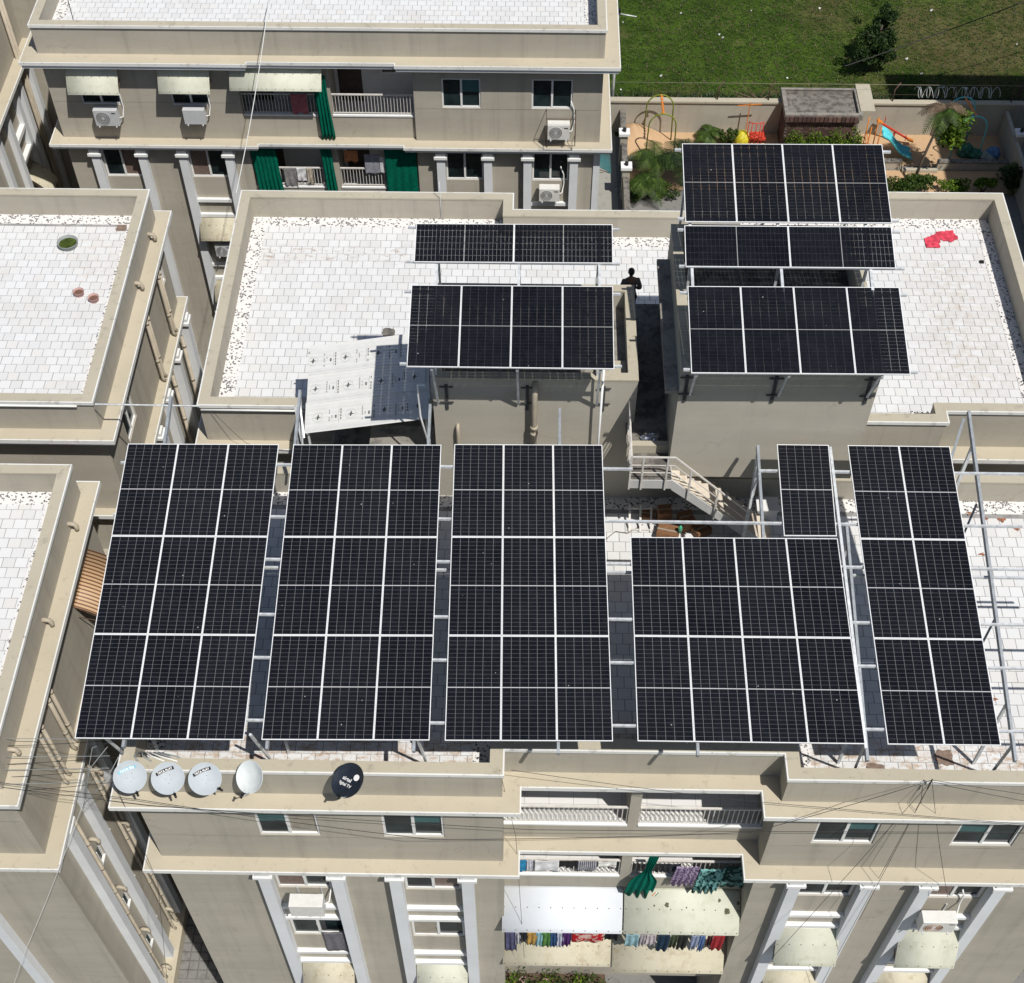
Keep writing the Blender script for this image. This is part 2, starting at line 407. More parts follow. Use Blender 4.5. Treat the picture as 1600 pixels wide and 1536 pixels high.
def window(face, par, u0, u1, z0, z1, left='glass', right='glass', part=True, proud=False):
    fr = MB(); t = 0.055; a, b = (-0.10, -0.03) if not proud else (-0.09, 0.02)
    face.box(fr, u0, u1, a, b, z0, z0+t); face.box(fr, u0, u1, a, b, z1-t, z1)
    face.box(fr, u0, u0+t, a, b, z0+t, z1-t); face.box(fr, u1-t, u1, a, b, z0+t, z1-t)
    mu = (u0+u1)/2; face.box(fr, mu-0.035, mu+0.035, a+0.004, b-0.004, z0+t, z1-t)
    w_ = fr.build('window', M['frame'], par)
    for k, (c0, c1, mt) in enumerate(((u0+t, mu-0.035, left), (mu+0.035, u1-t, right))):
        p = MB(); oo = -0.065-0.02*k
        if mt == 'half':      # a teal blind drawn half way
            zz = z0+(z1-z0)*0.52
            face.box(p, c0, c1, oo-0.01, oo, z0+t, zz); p.build('pane', M['glass'], w_)
            q = MB(); face.box(q, c0, c1, oo-0.01, oo, zz, z1-t); q.build('blind', M['teal'], w_)
        else:
            face.box(p, c0, c1, oo-0.01, oo, z0+t, z1-t); p.build('pane', M[mt], w_)
    # inner sash bars (thin) and the handle
    hb = MB(); face.box(hb, mu-0.05, mu-0.035, b-0.03, b-0.012, (z0+z1)/2-0.07, (z0+z1)/2+0.07); hb.build('handle', M['steel'], w_)
    return w_
TILE = MB(); TILE.add([(-.151, -.151, -.03), (.151, -.151, -.03), (.151, .151, -.03), (-.151, .151, -.03), (-.1475, -.1475, 0), (.1475, -.1475, 0), (.1475, .1475, 0), (-.1475, .1475, 0)],
    [(4, 5, 6, 7), (0, 1, 5, 4), (1, 2, 6, 5), (2, 3, 7, 6), (3, 0, 4, 7)])
tile_me = TILE.mesh('tile', M['tile'])
TP = 0.3118
def terrace(par, poly, y_phase=0.0, x_phase=0.0, skip=None, border=0.42, par_h=0.75, t=0.26, sides_skip=(), nmax=300, ymax=99, cap_w=0.0):
    """roof terrace: grout bed, china mosaic border, tiles, parapet with coping"""
    poly = ccw(poly); inner = offset_poly(poly, -t); field = offset_poly(poly, -t-border); fieldx = offset_poly(field, TP*0.48)
    s = MB(); s.prism(offset_poly(poly, -0.02), -0.14, -0.006); slab = s.build('roof_terrace', M['grout'], par)
    s = MB(); s.ring(inner, field, -0.004, 0.012); s.build('mosaic_border', M['mosaic'], slab)
    s = MB(); s.ring(poly, inner, -0.31, par_h-0.05); s.build('parapet', M['wall'], par)
    s = MB(); s.ring(offset_poly(poly, 0.012), offset_poly(inner, -0.012), par_h-0.05, par_h); s.build('coping', M['cap'], par)
    s = MB(); s.ring(offset_poly(poly, 0.05), offset_poly(poly, 0.0125), par_h-0.10, par_h-0.004); s.build('coping_edge', M['edge'], par)
    xs = [p[0] for p in field]; ys = [p[1] for p in field]
    spots = []; j = 0; y = min(ys)+TP/2+y_phase
    rowi = 0
    while y < min(max(ys), ymax):
        x = min(xs)+TP/2+(TP/2 if rowi % 2 else 0)+x_phase-TP*2
        while x < max(xs)+TP:
            if inside(fieldx, x, y) and in_view((x, y, 0), 0.03) and not (skip and skip(x, y)): spots.append((x, y))
            x += TP
        y += TP; rowi += 1
    # the largest in the picture become objects, the rest one mesh
    def vis(p):
        return -(Vector((p[0], p[1], 0))-CAM).length
    def hid(p): return terrace.hidden(p) if terrace.hidden else False
    spots.sort(key=lambda p: (hid(p), -vis(p)))
    for x, y in spots[:nmax]:
        o = bpy.data.objects.new('tile', tile_me)
        put(o, (x+random.uniform(-.002, .002), y+random.uniform(-.002, .002), random.uniform(-0.003, 0.002)), slab)
    rest = MB()
    for x, y in spots[nmax:]:
        dz = random.uniform(-0.003, 0.002); dx = random.uniform(-.002, .002)
        rest.add([(x+dx+p[0], y+p[1], p[2]+dz) for p in TILE.v], TILE.f)
    if rest.v: rest.build('tile_field', M['tile'], slab, kind='stuff')
    return slab
terrace.hidden = None
def ledge(par, poly, z, depth=0.39, th=0.11, fascia=0.24, two=True, name='ledge'):
    s = MB(); s.ring(offset_poly(poly, depth), offset_poly(poly, -0.05), z-th, z); l = s.build(name, M['ledge'], par)
    s = MB(); s.ring(offset_poly(poly, depth+0.035), offset_poly(poly, depth+0.001), z-th-0.03, z-0.004); s.build('ledge_edge', M['edge'], l)
    s = MB(); s.ring(offset_poly(poly, depth-0.02), offset_poly(poly, -0.05), z-fascia, z-th-0.0005); s.build('ledge_moulding', M['white'], l)
    return l
def building(name, label, poly, group=None, holes=None, split=None, z1=-0.31, inner_body=0.16):
    poly = ccw(poly)
    cx = sum(p[0] for p in poly)/len(poly); cy = sum(p[1] for p in poly)/len(poly)
    e = empty(name, (cx, cy, G), label, 'building', group)
    body = MB(); body.prism(offset_poly(poly, -inner_body), G, z1+0.1); body.build('core_walls', M['concrete'], e)
    faces = []
    for i in range(len(poly)):
        f = Face(poly[i], poly[(i+1) % len(poly)]); faces.append(f)
    for i, f in enumerate(faces):
        mb = MB(); f.skin(mb, G, z1, (holes or {}).get(i, ())); mb.build('wall', M['wall'], e)
    return e, faces
FL = 3.05
# ---- main building: front block + rear block + two service towers
FP = [(-8.84, 14.33), (-0.5, 14.33), (-0.5, 14.98), (5.73, 14.98), (5.73, 14.33), (14.13, 14.33), (14.13, 23.18), (-8.84, 23.18)]
FW = [(-8.84, 14.33), (-0.5, 14.33), (-0.5, 16.5), (5.73, 16.5), (5.73, 14.33), (14.13, 14.33), (14.13, 23.18), (-8.84, 23.18)]
win_L = [(-6.23, -4.80), (-3.30, -1.87)]
pil_L = [(-6.57, -6.27), (-4.75, -4.46), (-3.32, -3.02), (-1.53, -1.23)]
mir = lambda a: 5.3-a
def front_holes(x_off, xs):
    h = []
    for a, b in xs:
        h.append((a-x_off, b-x_off, -2.37, -1.20))
    return h
bay_L = [(-6.23, -4.79), (-2.98, -1.57)]
bay_R = [(mir(b), mir(a)) for a, b in reversed(bay_L)]
win_R = [(6.74, 8.19), (9.99, 11.45)]
def low_holes(x_off, bays):
    return [(a-x_off, b-x_off, -5.33-FL*k, -4.13-FL*k) for k in range(4) for a, b in bays]
holes = {0: front_holes(-8.84, win_L)+low_holes(-8.84, bay_L), 4: front_holes(5.73, win_R)+low_holes(5.73, bay_R)}
main, mf = building('apartment_building', 'beige apartment block under the solar arrays, with white tiled roof terraces and two roof towers', FW, holes=holes)
faceL, faceR = mf[0], mf[4]
def hid(p):
    x, y = p
    if y < 23.2:   # under the big array
        return not (y < 15.0 or x > 10.2)
    return -2.8 < x < 8.2 and y < 30 or -5.2 < x < -2.5 and y < 27.3
terrace.hidden = hid
front_slab = terrace(main, FP, y_phase=-0.12, ymax=23, nmax=180)
# front parapet of the centre recess spans over the balconies: beam under it
c = MB(); c.box(-0.498, 5.728, 15.02, 16.6, -0.45, -0.146); c.build('balcony_ceiling', M['wall'], main)
c = MB(); c.box(-0.499, 5.729, 14.985, 15.2, -0.62, -0.45); c.build('lintel', M['wall'], main)
LW = [(-8.84, 14.33), (-0.5, 14.33), (-0.5, 15.0), (5.73, 15.0), (5.73, 14.33), (14.13, 14.33), (14.13, 23.18), (-8.84, 23.18)]
ledge(main, LW, -0.31)
# rear block
RP = [(-8.75, 25.31), (7.6, 25.31), (7.6, 25.0), (10.9, 25.0), (10.9, 25.41), (14.06, 25.41), (14.06, 34.42), (5.9, 34.42), (5.9, 33.42), (-0.62, 33.42), (-0.62, 34.18), (-8.75, 34.18)]
rear = MB(); rear.prism(offset_poly(RP, -0.001), G, -0.145); rear.build('wall', M['wall'], main)
terrace(main, RP, y_phase=0.05, x_phase=0.1, skip=lambda x, y: (-2.2 < x < 7.9 and y < 27.0), nmax=120)
ledge(main, [(-8.75, 25.31), (-5.3, 25.31), (-5.3, 26.0), (-8.75, 26.0)], -0.62, depth=0.30)
ledge(main, [(10.95, 25.41), (14.06, 25.41), (14.06, 34.42), (10.95, 34.42)], -0.62, depth=0.45)
ledge(main, ccw([(-8.75, 25.31), (14.06, 25.31), (14.06, 33.4), (-8.75, 33.4)]), -3.6, depth=0.35)
link = MB(); link.box(-5.3, 8.5, 23.0, 25.6, G, -0.2); link.build('core_walls', M['wall'], main)
lkf = MB(); lkf.box(-5.2, 8.4, 23.19, 25.3, -0.2, -0.012); lkf.build('roof_terrace', M['darkroof'], main)

# service towers
def tower(x0, x1, y0, y1, zt, t=0.22, z0=0.0, floor_mat='darkroof'):
    e = MB(); P_ = [(x0, y0), (x1, y0), (x1, y1), (x0, y1)]
    e.prism(P_, z0, zt-0.55); w_ = e.build('tower', M['towerwall'], main)
    s = MB(); s.ring(P_, offset_poly(P_, -t), zt-0.55, zt-0.05); s.build('tower_parapet', M['towerwall'], w_)
    s = MB(); s.ring(offset_poly(P_, 0.01), offset_poly(P_, -t-0.01), zt-0.05, zt); s.build('tower_coping', M['cap'], w_)
    s = MB(); s.prism(offset_poly(P_, -t-0.002), zt-0.56, zt-0.53); s.build('tower_roof', M[floor_mat], w_)
    return w_
t1 = tower(-2.3, 2.5, 22.88, 26.15, 4.17, floor_mat='concrete')
b = MB(); b.box(-2.05, 1.3, 23.1, 25.9, 3.62, 3.66); b.build('soiled_slab', M['darkroof'], t1)
b = MB(); b.box(1.55, 2.27, 23.12, 23.9, 3.62, 3.80); b.build('roof_step', M['cap'], t1)
t2 = tower(3.28, 7.62, 21.6, 26.4, 5.8, z0=2.3)
b = MB(); b.box(3.4, 7.55, 22.95, 26.35, 0, 2.3); b.build('tower_base', M['towerwall'], t2)
b = MB(); b.box(2.98, 3.279, 21.62, 26.0, 5.0, 5.1); b.build('side_ledge', M['concrete'], t2)
b = MB(); b.box(3.3, 7.5, 26.4, 27.2, 0, 3.0); b.build('tower_rear', M['towerwall'], t2)
# passage between the towers
b = MB(); b.box(2.5, 3.5, 22.9, 27.1, 0, 2.62); b.build('passage_wall', M['towerwall'], main)
b = MB(); b.box(2.3, 3.39, 22.1, 27.1, 2.621, 2.75); b.build('passage_floor', M['darkroof'], main)
b = MB(); b.box(2.3, 3.37, 21.98, 22.14, 2.55, 2.93); b.build('passage_kerb', M['cap'], main)

# ---- neighbours to the west
def west_block(name, label, poly, hl, ysel):
    e, f = building(name, label, poly, group=None, holes=hl)
    return e, f
LFP = [(-32, 14.33), (-11.7, 14.33), (-11.7, 23.08), (-32, 23.08)]
small = lambda yc, zc, face_y0=14.33, w_=0.36, h=0.6: (yc-face_y0-w_/2, yc-face_y0+w_/2, zc-h/2, zc+h/2)
lf_h = []
for k in range(4):
    zc = -7.5-FL*k+0.0
    lf_h += [(16.08-14.33, 16.42-14.33, zc-0.45, zc+0.35), (16.86-14.33, 17.18-14.33, zc-0.42, zc+0.3)]
westf, wf = building('apartment_building', 'beige apartment block at the lower left edge, with drainpipes down its side wall', LFP, holes={1: lf_h})
terrace.hidden = None
terrace(westf, LFP, y_phase=0.05, x_phase=0.02, nmax=120)
ledge(westf, LFP, -0.31); ledge(westf, LFP, -3.6)
LMP = [(-32, 25.35), (-11.6, 25.35), (-11.6, 34.17), (-32, 34.17)]
LMW = [(-32, 25.35), (-11.6, 25.35), (-11.6, 34.17), (-32, 34.17)]
lm_h = {1: [(26.9-25.35, 28.0-25.35, -2.5, -1.3), (33.2-25.35, 33.65-25.35, -2.2, -1.5)]}
westm = empty('apartment_wing', (-20, 30, G), 'beige apartment wing left of the solar arrays, a round tub standing on its white roof', 'building')
bm_ = MB(); bm_.prism(offset_poly(LMW, -0.16), G, -0.2); bm_.build('core_walls', M['concrete'], westm)
for i in range(4):
    f = Face(ccw(LMW)[i], ccw(LMW)[(i+1) % 4]); mb = MB(); f.skin(mb, G, -0.31, lm_h.get(i, ())); mb.build('wall', M['wall'], westm)
    if i == 1: lmE = f
window(lmE, westm, *lm_h[1][0]); window(lmE, westm, *lm_h[1][1])
terrace(westm, LMP, y_phase=0.2, x_phase=0.05, nmax=250)
ledge(westm, LMP, -0.31); ledge(westm, LMP, -3.6, depth=0.26)
ft = MB(); ft.box(-17, -12.1, 23.08, 25.35, G, -5.5); ft.build('link_wall', M['wall'], westm)

# ------------------------------------------------------------------ solar arrays
def panel(quad, label, group, mat, landscape=False):
    """quad = rear-left, rear-right, front-left, front-right corners of the module"""
    tl, tr, bl, br = quad; c = (tl+tr+bl+br)/4
    nrm = (br-tl).cross(tr-bl).normalized(); nrm = nrm if nrm.z > 0 else -nrm
    e = empty('solar_panel', tuple(c), label, 'solar panel', group)
    def P(u, v, h=0.0): return tl*(1-u)*(1-v)+tr*u*(1-v)+bl*(1-u)*v+br*u*v+nrm*h
    wu = (tr-tl).length; wv = (bl-tl).length; tu = 0.014/wu; tv = 0.015/wv; hh = 0.035
    m = MB(); O = [(0, 0), (1, 0), (1, 1), (0, 1)]; I = [(tu, tv), (1-tu, tv), (1-tu, 1-tv), (tu, 1-tv)]
    vs = [P(*p) for p in O]+[P(*p) for p in I]+[P(*p, -hh) for p in O]+[P(*p, -hh) for p in I]; fs = []
    for k in range(4):
        l = (k+1) % 4; fs += [(l, k, k+4, l+4), (k, l, l+8, k+8), (l+4, k+4, k+12, l+12)]
    m.add(vs, fs); m.build('frame', M['alu'], e, origin=tuple(c))
    m = MB(); q = [(tu*1.01, 1-tv*1.01), (1-tu*1.01, 1-tv*1.01), (1-tu*1.01, tv*1.01), (tu*1.01, tv*1.01)]
    m.add([P(*p, -0.008) for p in q]+[P(*p, -0.003) for p in q], [(3, 2, 1, 0), (4, 5, 6, 7), (0, 1, 5, 4), (1, 2, 6, 5), (2, 3, 7, 6), (3, 0, 4, 7)])
    lo = m.build('glass_laminate', mat, e, origin=tuple(c)); uvl = lo.data.uv_layers.new(name='UVMap')
    W2, H2 = 0.556, 1.128
    loc = [(-W2, -H2), (W2, -H2), (W2, H2), (-W2, H2)] if not landscape else [(-W2, H2), (-W2, -H2), (W2, -H2), (W2, H2)]
    for lp in lo.data.loops: uvl.data[lp.index].uv = loc[lp.vertex_index % 4]
    m = MB()
    for f in (0.25, 0.5, 0.75):
        p = P(f, 0.5, -0.02) if not landscape else P(0.5, f, -0.02); m.box(p.x-0.05, p.x+0.05, p.y-0.02, p.y+0.02, p.z-0.012, p.z+0.008)
    m.build('junction_box', M['black'], e)
    return e
lam1 = M['cells']; lam2 = M['cells2']
S = 0.205
def zpl(y): return 2.5+S*(y-14.0)
blocks = [(((-9.08, 20.93), (-5.66, 20.96), (-9.28, 14.03), (-5.79, 14.05)), 3, 3, 'in the far left block, beside the striped awning'),
          (((-5.34, 20.96), (-1.99, 21.0), (-5.43, 14.06), (-1.97, 14.10)), 3, 3, 'in the second block from the left'),
          (((-1.70, 21.02), (1.64, 21.05), (-1.66, 14.10), (1.80, 14.14)), 3, 3, 'in the middle block of the large array'),
          (((2.23, 18.77), (6.76, 18.80), (2.30, 14.15), (6.97, 14.16)), 4, 2, 'in the wide block below the stairs'),
          (((5.57, 21.12), (6.74, 21.12), (5.59, 18.84), (6.75, 18.85)), 1, 1, ''),
          (((7.16, 21.12), (9.46, 21.12), (7.42, 14.16), (9.74, 14.17)), 2, 3, 'in the narrow block beside the bare rafter')]
colw = {3: ['left', 'centre', 'right'], 2: ['left', 'right'], 4: ['leftmost', 'second', 'third', 'rightmost'], 1: ['single']}
roww = {3: ['rear', 'middle', 'front'], 2: ['rear', 'front'], 1: ['rear']}
def lay(corners, zf, n, m, where, group, lam, landscape=False, labels=None):
    tl, tr, bl, br = [Vector((c[0], c[1], zf(c[1]) if len(c) == 2 else c[2])) for c in corners]
    for j in range(m):
        for i in range(n):
            u0, u1, v0, v1 = i/n, (i+1)/n, j/m, (j+1)/m
            q = lambda u, v: tl*(1-u)*(1-v)+tr*u*(1-v)+bl*(1-u)*v+br*u*v
            gu = 0.0035/((tr-tl).length); gv = 0.006/((bl-tl).length)
            quad = (q(u0+gu, v0+gv), q(u1-gu, v0+gv), q(u0+gu, v1-gv), q(u1-gu, v1-gv))
            lab = labels[j*n+i] if labels else f'black solar panel, {roww[m][j]} row, {colw[n][i]} column {where}'
            panel(quad, lab, group, lam, landscape)
for cs, n, m, wh in blocks:
    if wh: lay(cs, zpl, n, m, wh, 'solar panels of the large front array', lam1)
    else: lay(cs, zpl, 1, 1, wh, 'solar panels of the large front array', lam1, labels=['single black solar panel standing alone behind the wide block, right of the stairs'])
# upper arrays on the two service towers
T1L = [(-2.75, 24.22, 5.76), (1.85, 24.25, 5.76), (-2.75, 21.99, 5.36), (1.85, 21.99, 5.36)]
T1U = [(-2.72, 25.93, 6.12), (1.86, 25.97, 6.12), (-2.72, 24.83, 5.90), (1.86, 24.86, 5.90)]
lay(T1L, None, 4, 1, '', 'solar panels on the left roof tower', lam2, labels=[f'upright black solar panel, {a} in the front row over the left roof tower' for a in ('leftmost', 'second from left', 'third from left', 'rightmost')])
lay(T1U, None, 2, 1, '', 'solar panels on the left roof tower', lam2, landscape=True, labels=[f'black solar panel lying lengthwise behind the left tower array, {a} one' for a in ('left', 'right')])
T2T = [(3.38, 27.02, 7.56), (7.95, 27.06, 7.56), (3.38, 24.79, 7.13), (7.96, 24.82, 7.13)]
T2M = [(3.36, 24.74, 7.08), (7.95, 24.77, 7.08), (3.35, 23.62, 6.86), (7.94, 23.64, 6.86)]
T2L = [(3.38, 23.16, 6.72), (7.98, 23.20, 6.72), (3.37, 20.86, 6.36), (7.97, 20.89, 6.36)]
lay(T2T, None, 4, 1, '', 'solar panels on the right roof tower', lam2, labels=[f'upright black solar panel, {a} in the rearmost row over the right roof tower' for a in ('leftmost', 'second from left', 'third from left', 'rightmost')])
lay(T2M, None, 2, 1, '', 'solar panels on the right roof tower', lam2, landscape=True, labels=[f'black solar panel lying lengthwise in the right tower array, {a} one' for a in ('left', 'right')])
lay(T2L, None, 4, 1, '', 'solar panels on the right roof tower', lam2, labels=[f'upright black solar panel, {a} in the front row over the right roof tower' for a in ('leftmost', 'second from left', 'third from left', 'rightmost')])

# steel structures under the arrays
st = empty('mounting_structure', (0, 17.5, 0), 'galvanised steel rafters and purlins carrying the large solar array over the front roof', 'steel frame')
def beam_part(name, a, b, wd, ht, par, mat='steel'):
    m = MB(); m.beam(a, b, wd, ht); return m.build(name, M[mat], par)
for y in (20.5, 19.2, 18.17, 16.88, 15.9, 14.52):
    xr = 11.3 if y > 20 else (10.85 if y > 19 else 13.0)
    if y > 20:
        beam_part('purlin', (-9.2, y, zpl(y)-0.085), (2.32, y, zpl(y)-0.085), 0.045, 0.06, st); beam_part('purlin', (5.14, y, zpl(y)-0.085), (xr, y, zpl(y)-0.085), 0.045, 0.06, st)
    else: beam_part('purlin', (-9.2, y, zpl(y)-0.085), (xr, y, zpl(y)-0.085), 0.045, 0.06, st)
beam_part('cross_tie', (-9.1, 18.15, 3.0), (13.0, 18.15, 3.0), 0.05, 0.06, st)
for x, y1, y0 in ((-8.3, 22.3, 13.95), (-5.33, 22.5, 13.95), (-2.30, 22.17, 13.95), (0.68, 22.1, 13.95), (3.55, 18.5, 13.95), (5.17, 21.2, 15.2), (7.02, 19.3, 13.9), (10.05, 22.17, 13.94)):
    zb = lambda y: zpl(y)-0.19
    raf = beam_part('rafter', (x, y1, zb(y1)), (x, y0, zb(y0)), 0.06, 0.13, st, 'greysteel')
    beam_part('front_post', (x, y0+1.25, zb(y0+1.25)-0.05), (x, y0+1.25, 0.0), 0.06, 0.06, st)
    if x > 6.9: beam_part('brace', (x, 14.3, zb(14.3)-0.05), (x+0.3, 14.88, 0.02), 0.055, 0.055, st, 'greysteel')
    yr = min(y1-0.5, 21.3); beam_part('rear_post', (x, yr, zb(yr)-0.05), (x, yr, 0.0), 0.07, 0.07, st)
for x in (-8.9, -5.75, -2.3):
    beam_part('brace', (x+0.05, 14.25, zpl(14.25)-0.15), (x+0.12, 14.9, 0.02), 0.05, 0.05, st)
# legs at the free rafter ends
for x, y, z in ((-5.33, 22.4, 4.0), (5.17, 21.1, 3.75)):
    beam_part('brace', (x, y, z), (x-0.04, y-0.6, z-1.3), 0.05, 0.05, st)
    beam_part('brace', (x-0.02, y-0.05, z-0.1), (x+0.10, y-0.75, z-0.6), 0.04, 0.04, st)
beam_part('brace', (9.95, 22.05, 3.9), (9.60, 21.0, 2.6), 0.06, 0.06, st, 'greysteel')
beam_part('brace', (10.0, 19.9, 3.4), (9.55, 19.0, 1.9), 0.05, 0.05, st, 'greysteel')
beam_part('brace', (10.1, 17.2, 2.9), (9.6, 16.4, 1.5), 0.05, 0.05, st, 'greysteel')
beam_part('fascia_rail', (6.78, 21.1, zpl(21.1)-0.06), (6.98, 14.1, zpl(14.1)-0.06), 0.06, 0.06, st, 'steel')

def tower_frame(name, label, x0, x1, rows, feet_y, zroof, legs_x, wall_y, wallx):
    e = empty(name, ((x0+x1)/2, feet_y, zroof), label, 'steel frame')
    for (ya, za, yb, zb_) in rows:
        for f in (0.06, 0.94):
            y = ya+(yb-ya)*f; z = za+(zb_-za)*f-0.07
            m = MB(); m.beam((x0-0.16, y, z), (x1+0.16, y, z), 0.05, 0.05); m.build('purlin', M['steel'], e)
    ya, za = rows[0][0], rows[0][1]; yb, zb_ = rows[-1][2], rows[-1][3]
    for x in legs_x:
        m = MB(); m.beam((x, ya+0.05, za-0.13), (x, yb-0.05, zb_-0.13), 0.06, 0.08); m.build('rafter', M['steel'], e)
        for y in (wall_y+0.12, (ya+yb)/2, yb-0.5 if yb-0.5 > wall_y+1 else yb-0.4):
            z = za+(zb_-za)*(y-ya)/(yb-ya)-0.16
            m = MB(); m.beam((x, y, z), (x, y, zroof-0.5), 0.055, 0.055); m.build('post', M['steel'], e)
        m = MB(); m.beam((x, ya+0.15, za-0.14), (x+0.02, wall_y-0.06, zroof-0.75), 0.05, 0.05); m.build('strut', M['steel'], e)
    for x in wallx:
        m = MB(); m.box(x-0.035, x+0.035, wall_y-0.035, wall_y-0.001, zroof-1.0, zroof-0.2)
        for dz in (0.35, 0.85): m.box(x-0.16, x+0.16, wall_y-0.05, wall_y-0.036, zroof-1.1+dz-0.02, zroof-1.1+dz+0.02)
        m.build('wall_bracket', M['darksteel'], e)
tower_frame('mounting_structure', 'galvanised frame standing on the left roof tower under six solar panels', -2.75, 1.86, [(21.99, 5.36, 24.22, 5.76), (24.84, 5.90, 25.95, 6.12)], 24.5, 4.17, (-2.2, -0.3, 1.55), 22.88, (-1.97, -0.07, 1.72))
tower_frame('mounting_structure', 'galvanised frame standing on the right roof tower under ten solar panels', 3.38, 7.98, [(20.87, 6.36, 23.18, 6.72), (23.63, 6.86, 24.75, 7.08), (24.82, 7.13, 27.04, 7.56)], 24.5, 5.8, (3.5, 5.45, 7.4), 21.6, (3.42, 5.36, 7.42))

# ---- rear apartment block (top of the picture) and far west block
UW = [(-17.15, 42.95), (-10.45, 42.95), (-10.45, 44.5), (-4.27, 44.5), (-4.27, 42.95), (2.38, 42.95), (2.38, 53.0), (-17.15, 53.0)]
uw1 = [(-16.1, -14.7), (-12.88, -11.52)]; uw2 = [(-3.27, -1.90), (-0.10, 1.34)]
ub1 = [(-15.94, -14.56), (-12.74, -11.36)]; ub2 = [(-3.23, -1.86), (-0.04, 1.30)]
def up_holes(off, a, b):
    return [(x0-off, x1-off, -2.27, -1.12) for x0, x1 in a]+[(x0-off, x1-off, -5.26-FL*k, -4.08-FL*k) for k in range(3) for x0, x1 in b]
uh = {0: up_holes(-17.15, uw1, ub1), 4: up_holes(-4.27, uw2, ub2)}
upper, uf = building('apartment_building', 'beige apartment block at the top with green balcony curtains and white terrace', UW, holes=uh)
UP = [(-17.15, 42.95), (2.38, 42.95), (2.38, 53.0), (-17.15, 53.0)]
terrace(upper, UP, y_phase=0.1, x_phase=0.12, nmax=80, ymax=50)
c = MB(); c.box(-10.448, -4.272, 43.0, 44.6, -0.45, -0.146); c.build('balcony_ceiling', M['wall'], upper)
UL = [(-17.15, 42.95), (-10.45, 42.95), (-10.45, 43.10), (-4.27, 43.10), (-4.27, 42.95), (2.38, 42.95), (2.38, 53.0), (-17.15, 53.0)]
ledge(upper, UL, -0.31, depth=0.52, th=0.09, fascia=0.25); ledge(upper, UL, -3.6, depth=0.42, th=0.08, fascia=0.22)
for face, off, a, b in ((uf[0], -17.15, uw1, ub1), (uf[4], -4.27, uw2, ub2)):
    for k, (x0, x1) in enumerate(a): window(face, upper, x0-off, x1-off, -2.27, -1.12, 'glass', 'half' if off > -5 and k == 0 else 'glass')
    for k in range(3):
        for j, (x0, x1) in enumerate(b): window(face, upper, x0-off, x1-off, -5.26-FL*k, -4.08-FL*k, *(('glass', 'brownpane') if (j+k) % 2 == 0 and off < -5 else (('brownpane', 'glass') if off < -5 else ('glass', 'glass'))))
# wall score lines
def score(face, par, z, u0, u1, mat='rail'):
    m = MB(); face.box(m, u0, u1, 0.0005, 0.003, z-0.008, z+0.008); m.build('plaster_joint', M['concrete'], par)
score(uf[0], upper, -2.15, 0.05, 6.6); score(uf[4], upper, -2.30, 0.05, 6.55)
# main block windows
kinds = {(0, 0): ('half', 'beigepane'), (0, 1): ('glass', 'half'), (4, 0): ('glass', 'half'), (4, 1): ('half', 'glass')}
low = {(0, 0, 0): ('brownpane', 'half'), (0, 1, 0): ('glass', 'brownpane'), (0, 0, 1): ('glass', 'glass'), (0, 1, 1): ('beigepane', 'glass'), (4, 0, 0): ('glass', 'glass'), (4, 1, 0): ('brownpane', 'glass')}
for fi, off, a, b in ((0, -8.84, win_L, bay_L), (4, 5.73, win_R, bay_R)):
    for j, (x0, x1) in enumerate(a): window(mf[fi], main, x0-off, x1-off, -2.37, -1.20, *kinds[(fi, j)])
    for k in range(4):
        for j, (x0, x1) in enumerate(b): window(mf[fi], main, x0-off, x1-off, -5.33-FL*k, -4.13-FL*k, *low.get((fi, j, k), ('glass', 'brownpane')))
for h in lf_h:
    f = wf[1]; fr = MB(); t = 0.04; u0, u1, z0, z1 = h
    f.box(fr, u0, u1, -0.10, 0.012, z0, z0+t); f.box(fr, u0, u1, -0.10, -0.03, z1-t, z1); f.box(fr, u0, u0+t, -0.10, 0.012, z0+t, z1-t); f.box(fr, u1-t, u1, -0.10, -0.03, z0+t, z1-t)
    w_ = fr.build('window', M['frame'], westf); p = MB()
    n_ = 6
    for q in range(n_):
        zz = z0+t+(z1-z0-2*t)*(q+0.5)/n_; a_ = f.P(u0+t, -0.09, zz-0.04); b_ = f.P(u1-t, -0.06, zz+0.01)
        p.box(a_[0], b_[0], a_[1], b_[1], zz-0.035, zz-0.025)
    p.build('louvre', M['glass'], w_)
# far west block: side wall facing us along x = -20
LLP = [(-34, 35.5), (-20.1, 35.5), (-20.1, 49.2), (-34, 49.2)]
farw, ff = building('apartment_building', 'beige apartment block at the upper left corner, only its side wall with capitals in view', LLP)
ledge(farw, LLP, -3.6, depth=0.42); 
LL2 = MB(); LL2.box(-34, -18.9, 49.25, 56, G, 0.7); LL2.build('rear_wing_wall', M['wall'], farw)
for y in (48.75, 47.25, 46.55, 45.1, 43.7):
    m = MB(); m.box(-20.1, -19.9, y-0.16, y+0.16, G, -4.05); p = m.build('pilaster', M['pil'], farw)
    m = MB(); m.box(-20.1, -19.82, y-0.26, y+0.26, -4.04, -3.94); m.box(-20.1, -19.88, y-0.20, y+0.20, -3.94, -3.77); m.build('capital', M['white'], p)
for y in (47.85, 48.1):
    m = MB(); m.tube([(-19.96, y, G+1), (-19.96, y, -0.2)], 0.07); m.build('drainpipe', M['pvc'], farw)
for k in range(3):
    for z in (-5.6-FL*k, -6.5-FL*k):
        m = MB(); m.box(-20.1, -19.9, 45.28, 46.38, z, z+0.16); m.build('sill_band', M['white'], farw)

